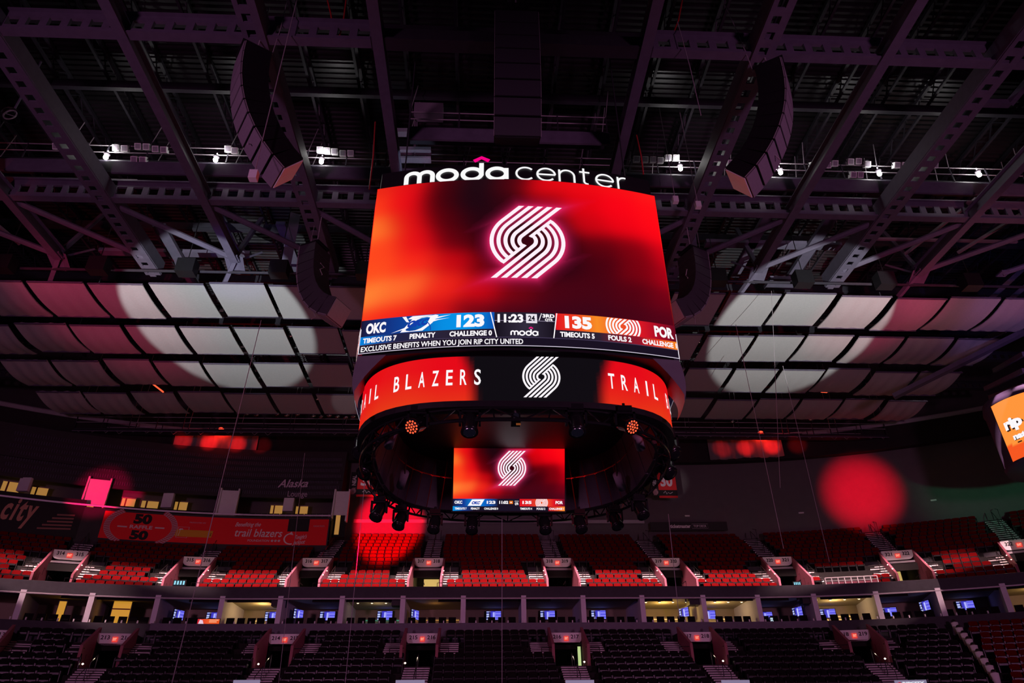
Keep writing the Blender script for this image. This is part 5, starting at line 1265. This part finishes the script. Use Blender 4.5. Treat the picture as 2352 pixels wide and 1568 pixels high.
A.poly([(bx_(382), h_*.22), (bx_(464), h_*.22), (bx_(466), h_*.48), (bx_(384), h_*.48)], lin((226, 150, 30)), 2)
A.text('Tires', bx_(387), bx_(410), h_*.24, h_*.52, (235, 220, 225), .04, .15, 4); A.text('LES SCHWAB', bx_(412), bx_(462), h_*.27, h_*.42, (24, 16, 10), .05, .12, 3)
A.stroke([(bx_(386), h_*.18), (bx_(410), h_*.18), (bx_(411), h_*.58), (bx_(387), h_*.58)], .03, (225, 190, 200), 4, True)
A.text('Benefiting the', bx_(513), bx_(571), h_*.68, h_*.84, (235, 215, 222), .01, .25, 2, .03); A.text('trail blazers', bx_(514), bx_(625), h_*.30, h_*.60, (235, 215, 222), .01, .12, 2)
A.text('FOUNDATION', bx_(548), bx_(598), h_*.12, h_*.20, (225, 200, 210), .01, 0, 2)
for px in (605, 613, 621): A.stroke(arc(bx_(px), h_*.16, .05, .05, 0, 330, 10), .08, (225, 200, 210), 2)
A.text("Tonight's", bx_(656), bx_(691), h_*.22, h_*.38, (235, 215, 222), .01, .25, 2, .08); A.text('Jackpot', bx_(654), bx_(688), h_*.02, h_*.18, (235, 215, 222), .01, .25, 2, .08)
A.stroke([(bx_(652), h_*.06)]+arc(bx_(648), h_*.24, .42, .42, 280, 110, 10), .09, (235, 215, 222), 2); A.poly([(bx_(641), h_*.42), (bx_(648), h_*.52), (bx_(653), h_*.38)], lin((235, 215, 222)), 2)
A.rect(bx_(637), bx_(695), h_*.52, h_*1.02, (18, 14, 16), 2); A.text('PURCHASE TICKETS', bx_(708), bx_(741), h_*.70, h_*.76, (225, 150, 165), .02, 0, 2)
A.mesh('print', lm, 'print', o, .004, .01)
s1 = on_d(170, 1190, LOUNGE_D)[0]; zc0 = on_d(60, 1215, LOUNGE_D)[1]; A = Art(); lm2 = lounge_map(s1, LOUNGE_D-.02, zc0)
kk = abs(on_d(170, 1190, LOUNGE_D)[0]-on_d(0, 1180, LOUNGE_D)[0])/170
o = Art().rect(-9, .4, -.4, 2.6, (20, 16, 18), 0, 16).mesh('city_banner', lm2, 'print', None, 0, 0); tag(o, 'dark banner with big tan lettering city at the far left lounge front', 'banner')
A.text('city', -174*kk, -98*kk, .0, 2.2, (196, 140, 118), .03, .12, 1, 0, 1.2)
for j in range(5): A.stroke([(-(78-10*j*.9)*kk, .15+.28*j), (0.0, .30+.26*j)], .12, (150, 100, 90), 1)
A.mesh('print', lm2, 'print', o, .004, .01)
s_, z = on_d(672, 1122, 10.5); t = placed('lounge_sign', 'pale two-line slanted lettering on the dark upper left wall', 'sign', s_, 10.5, z)
A = Art(); A.text('Alaska', -1.25, 1.25, .05, .75, (215, 195, 215), .02, .3, 1, .02); A.text('Lounge', -.3, 1.35, -.75, -.25, (190, 170, 190), .01, 0, 1); A.mesh('lettering', lambda u, v, h: Vector((u, -.15-h, v)), 'print', t, .004, .006)
# ------------------------------------------------------------------ suites
zc, zf = 12.45, 9.9
b = MB(); sweep(b, [(.0, zc-.05), (5.4, zc-.02)], SL, SR); struct(b.build('ceiling_suites', 'suite'))
b = MB(); sweep(b, [(5.3, zf-.2), (5.3, zc)], SL, SR); struct(b.build('wall_suites', 'suite'))
b = MB(); sweep(b, [(-.1, zf), (5.4, zf)], SL, SR); struct(b.build('floor_suites', 'concrete'))
piers = [-95, 50, 212, 362, 512, 646, 787, 926, 1064, 1202, 1338, 1473, 1613, 1739, 1870, 2012, 2158, 2312]
PS = [on_d(px, 1400 if 360 < px < 1900 else 1385, .5)[0] for px in piers]; PS.append(PS[-1]+4.3); PS.append(PS[-1]+4.3)
for i, s_ in enumerate(PS):
    T_ = frame(s_, 0, 0); b = MB(); b.box(-.16, .16, -.05, .75, zf, zc, 0, T_); b.box(-.07, .07, .75, 5.3, zf, zc, 0, T_)
    o = struct(b.build('wall_partition', 'suite_pier'))
warm_s = {4: (60, (1, .66, .24)), 11: (70, (1, .62, .16)), 12: (50, (1, .66, .26)), 14: (55, (1, .66, .25)), 17: (40, (1, .62, .22)), 6: (7, (1, .75, .4)), 7: (4, (1, .45, .1)), 2: (0, 0)}
tvs = {3: [(395, 1411, 1), (492, 1416, 0)], 4: [(626, 1415, 0)], 5: [(672, 1410, 1), (752, 1414, 0)], 6: [(884, 1413, 0)], 7: [(940, 1411, 1)], 8: [(1134, 1413, 0)], 9: [(1258, 1412, 0)], 10: [(1375, 1411, 0)], 11: [(1584, 1406, -1)], 12: [(1627, 1411, 0)], 13: [(1758, 1415, 0), (1846, 1404, -1)], 14: [(1902, 1408, 0)], 15: [(2042, 1405, 0), (2140, 1390, -1)], 16: [(2218, 1390, 0)]}
tvc = 0
def tv_grid(mp, w, h_):
    def col(u, v):
        a, c_ = (u+w)/(2*w), v/h_
        if a < .18: q = (30, 40, 130) if int(c_*7) % 2 else (190, 200, 250)
        elif a < .3: q = (20, 18, 40) if .3 < c_ < .9 else (110, 100, 130)
        elif .42 < a < .62 and c_ < .85: q = (200, 205, 255) if .46 < a < .55 else (130, 130, 240)
        elif a > .62: q = (86, 82, 225) if int(c_*6) % 2 else (130, 128, 245)
        else: q = (60, 56, 190)
        return lin(q)
    return screen_grid(mp, -w, w, 0, h_, 20, 12, col)
for i in range(len(PS)-1):
    sm = (PS[i]+PS[i+1])/2; T_ = frame(sm, 0, 0)
    if i in warm_s and warm_s[i][0]:
        e, c_ = warm_s[i]; lamp('suite_light', 'POINT', T_ @ Vector((.0, 2.6, 12.0)), e, c_, size=.3)
    if i in (4, 11, 12, 14, 6, 7):
        t = placed('cove_light', f'long cove light strip at the back of the {ordinal((4, 6, 7, 11, 12, 14).index(i)+1)} lit suite from the left', 'lamp', sm, 5.1, 11.55, 'cove lights of the suites')
        cm = 'cove_green' if i == 6 else 'cove_warm'
        b = MB(); b.box(-1.6, 1.6, 0, .1, .10, .17); b.box(-1.6, 1.6, 0, .1, -.10, -.04); b.build('strip', cm if i != 7 else 'warm_panel', t); MB().box(-1.7, 1.7, .05, .18, -.2, .25).build('housing', 'suite', t)
    if i in (6, 11, 12, 14):
        for k in range(3 if i == 6 else 4):
            t = thing('downlight', f'tiny ceiling downlight in the {({6: "green-striped", 11: "amber", 12: "second warm", 14: "right-hand warm"})[i]} suite, {ordinal(k+1)} from the left', 'lamp', T_ @ Vector((-1.3+.95*k, 2.2, zc-.08)), 0, 'downlights of the suites')
            MB().lathe([(.05, -.03), (.08, 0), (.08, .04)], 10).build('glow', 'glow_soft', t); MB().lathe([(.10, 0), (.12, .05)], 10).build('rim', 'trim', t)
    if i in (4, 11, 12, 14, 8, 9):
        tag(MB().box(-1.1, -.2, 5.12, 5.2, zf, 11.2, 0, T_).build('cupboard', 'wood'), f'tall reddish wooden cupboard at the back of the suite, {ordinal((4, 8, 9, 11, 12, 14).index(i)+1)} from the left', 'cupboard', 'wooden cupboards of the suites')
    if i in (4, 6, 11, 13):
        b = MB(); b.box(1.2, 2.0, .3, 1.1, zc-.55, zc-.1, 0, T_); b.box(1.0, 1.12, .6, .8, zc-.3, zc-.05, 0, T_)
        tag(b.build('ceiling_speaker', 'black'), f'black loudspeaker hung at the front of a suite ceiling, {ordinal((4, 6, 11, 13).index(i)+1)} from the left', 'loudspeaker', 'suite ceiling loudspeakers')
    for (px, py, side) in tvs.get(i, []):
        tvc += 1; d = 4.9 if side == 0 else 2.2
        s_, z = on_d(px, py, d); s_ += .4*side; t = placed('television', f'wall television showing a blue picture in the suites, {ordinal(tvc)} from the left', 'television', s_, d, z, 'televisions in the suites')
        if side: t.rotation_euler = (0, 0, -heading(s_)-side*R(-62)) if side > 0 else (0, 0, -heading(s_)-R(62))
        w, h_ = (.52, .58) if side == 0 else (.45, .58)
        MB().box(-w-.04, w+.04, .01, .07, -h_/2-.04, h_/2+.04).build('casing', 'black', t)
        tv_grid(lambda u, v, h: Vector((u, 0, v-h_/2)), w, h_).build('screen', 'screen', t)
    # terrace chairs behind the parapet
    n_ = 5
    if i >= 1:
        for k in range(n_):
            u = (-.36+.17*k)*(PS[i+1]-PS[i])+random.uniform(-.04, .04)
            if k == 0 and i == 12: continue
            t = placed('suite_chair', f'black high-backed chair, {ordinal(k+1)} behind the parapet of the {ordinal(i)} suite from the left', 'chair', sm+u, .55, zf, 'chairs on the suite terrace')
            if 'sc_proto' not in globals():
                b = MB(); b.hexa([(-.25, .15, .45), (.25, .15, .45), (.25, .27, .45), (-.25, .27, .45)], [(-.24, .26, 1.34), (.24, .26, 1.34), (.24, .36, 1.34), (-.24, .36, 1.34)]); q1 = b.build('backrest', 'seat_black', t)
                q2 = MB().box(-.26, .26, -.25, .2, .40, .50).build('seat', 'seat_black', t); q3 = MB().tube([(0, 0, 0), (0, 0, .4)], .05, 8).build('pedestal', 'rail', t)
                sc_proto = (q1, q2, q3)
            else:
                for q in sc_proto: c_ = q.copy(); COL.objects.link(c_); c_.parent = t
# lit amber doorway and slit in the dark left suites
for px0, px1, py0, py1, lab in ((262, 292, 1378, 1432, 'amber lit doorway in a dark suite at left'), (137, 141, 1380, 1425, 'thin amber slit of light in the far left dark suite')):
    s0, z1 = on_d(px0, py0, 2.5); s1, z0 = on_d(px1, py1, 2.5); t = placed('lit_doorway', lab, 'doorway', (s0+s1)/2, 2.5, z0-.3); w = (s1-s0)/2
    MB().box(-w, w, 0, .05, 0, z1-z0+.3).build('glow_panel', mat('amber_room', (.6, .4, .1), .6, emit=(1, .48, .05), strength=.5), t); MB().box(-w-.06, w+.06, .05, .1, 0, z1-z0+.36).build('frame', 'black', t)
    if px0 > 200: MB().box(-w, w, -.06, 0, 1.15, 1.22).build('shelf', 'wood', t)
# glowing advertising screens near the rails
def glow_board(px0, px1, py0, py1, d, label, draw, name='advert_screen'):
    s0, z1 = on_d(px0, py0, d); s1, z0 = on_d(px1, py1, d); w, h_ = (s1-s0)/2, z1-z0
    t = placed(name, label, 'display', (s0+s1)/2, d, z0); MB().box(-w-.03, w+.03, .01, .08, -.03, h_+.03).build('casing', 'black', t)
    A = Art(); draw(A, w, h_); A.mesh('picture', lambda u, v, h: Vector((u, -h, v)), 'screen', t, .003, .004)
def d1(A, w, h):
    A.rect(-w, w, 0, h, [(200, 30, 50), (240, 90, 40), (226, 80, 30)], 0, 8); A.poly([(-w*.95, 0), (-w*.35, 0), (-w*.55, h*.8), (-w*.8, h*.9)], lin((235, 200, 220)), 1); A.rect(w*.05, w*.75, h*.5, h*.62, (250, 190, 150), 1); A.rect(w*.05, w*.9, h*.76, h*.9, (250, 180, 140), 1)
glow_board(455, 502, 1421, 1436, -.35, 'glowing orange advertising screen on the suite parapet', d1)
def d2(A, w, h): A.rect(-w, w, 0, h, (24, 34, 44), 0); [A.rect(-w*.9+k*w*.5, -w*.6+k*w*.5, h*.2, h*.9, (150, 220, 240), 1) for k in range(4)]
glow_board(400, 424, 1332, 1345, .0, 'small bright cyan screen on the upper fascia at the left', d2)
glow_board(1822, 1840, 1336, 1344, .0, 'tiny bright cyan screen on the upper fascia at the right', d2)
def d3(A, w, h): A.rect(-w, w, 0, h, (20, 26, 40), 0); A.text('E5', -w*.8, w*.8, h*.1, h*.9, (210, 235, 250), .04, 0, 1)
glow_board(1768, 1778, 1417, 1431, .2, 'small white lettered screen in the dark suite right of centre', d3)
# pale clamps along the parapet
t = placed('parapet_clamps', 'row of small pale glass clamps along the suite parapet', 'clamps', 0, -.2, 10.7)
for k in range(62):
    px = 20+37*k
    if px > 2330: break
    s_, z = on_d(px, 1428, -.2); p = frame(0, -.2, 10.7).inverted() @ stand(s_, -.2, 10.78)
    if k == 0: c0 = MB().box(-.035, .035, -.03, .03, -.06, .10).build('clamp', 'white_paint', t)
    else: c0 = c0.copy(); COL.objects.link(c0); c0.parent = t
    c0.location = p
# ------------------------------------------------------------------ curved corner display at the right edge
a0 = at(2296, 922, Y=39.0); zt_, zb2 = a0.z, at(2334, 1050, Y=39.0).z
rad = 3.2; cxx, cyy = a0.x+rad*.98, 39.0+.6
t = thing('corner_display', 'curved orange display board cut by the right edge of the view', 'display', (cxx, cyy, zb2))
def cmap(u, v, h=0): a = u/rad; return Vector((-(rad+h)*math.cos(a), -(rad+h)*math.sin(a), v))
Hc = zt_-zb2
def ccol(u, v):
    q = (255, 150, 60) if u < 2.2 or v < Hc*.3+.0*u else (255, 90, 40)
    if v < Hc*(.26-.03*u): q = (246, 88, 34)
    return lin(q)
sgm = screen_grid(cmap, -.2, 5.2, 0, Hc, 40, 24, ccol).build('screen', 'screen', t)
A = Art(); A.text('rip city', .32, 3.4, Hc*.42, Hc*.66, (40, 20, 20), .09, 0, 1); A.text('rip city', .26, 3.34, Hc*.44, Hc*.68, WHITE, .06, 0, 2); A.text('nation', .6, 2.2, Hc*.29, Hc*.39, (40, 20, 20), .09, 0, 1); A.text('nation', .56, 2.16, Hc*.30, Hc*.40, WHITE, .06, 0, 2)
for k in range(4): A.rect(.72+.5*k, 1.0+.5*k, Hc*.24, Hc*.26, (30, 14, 14), 2)
A.mesh('graphics', cmap, 'screen', sgm, .004, .012)
b = MB(); b.lathe([(rad-.05, -.35), (rad+.02, -.02), (rad-.06, 0), (rad-.06, Hc), (rad+.02, Hc+.02), (rad-.1, Hc+.55)], 48); b.build('body', mat('display_body', (.045, .03, .08), .7, 0, .6, 30), t, True)
for o in list(S.objects):
    if o.type == 'EMPTY' and o.name.startswith('glyph'): bpy.data.objects.remove(o)
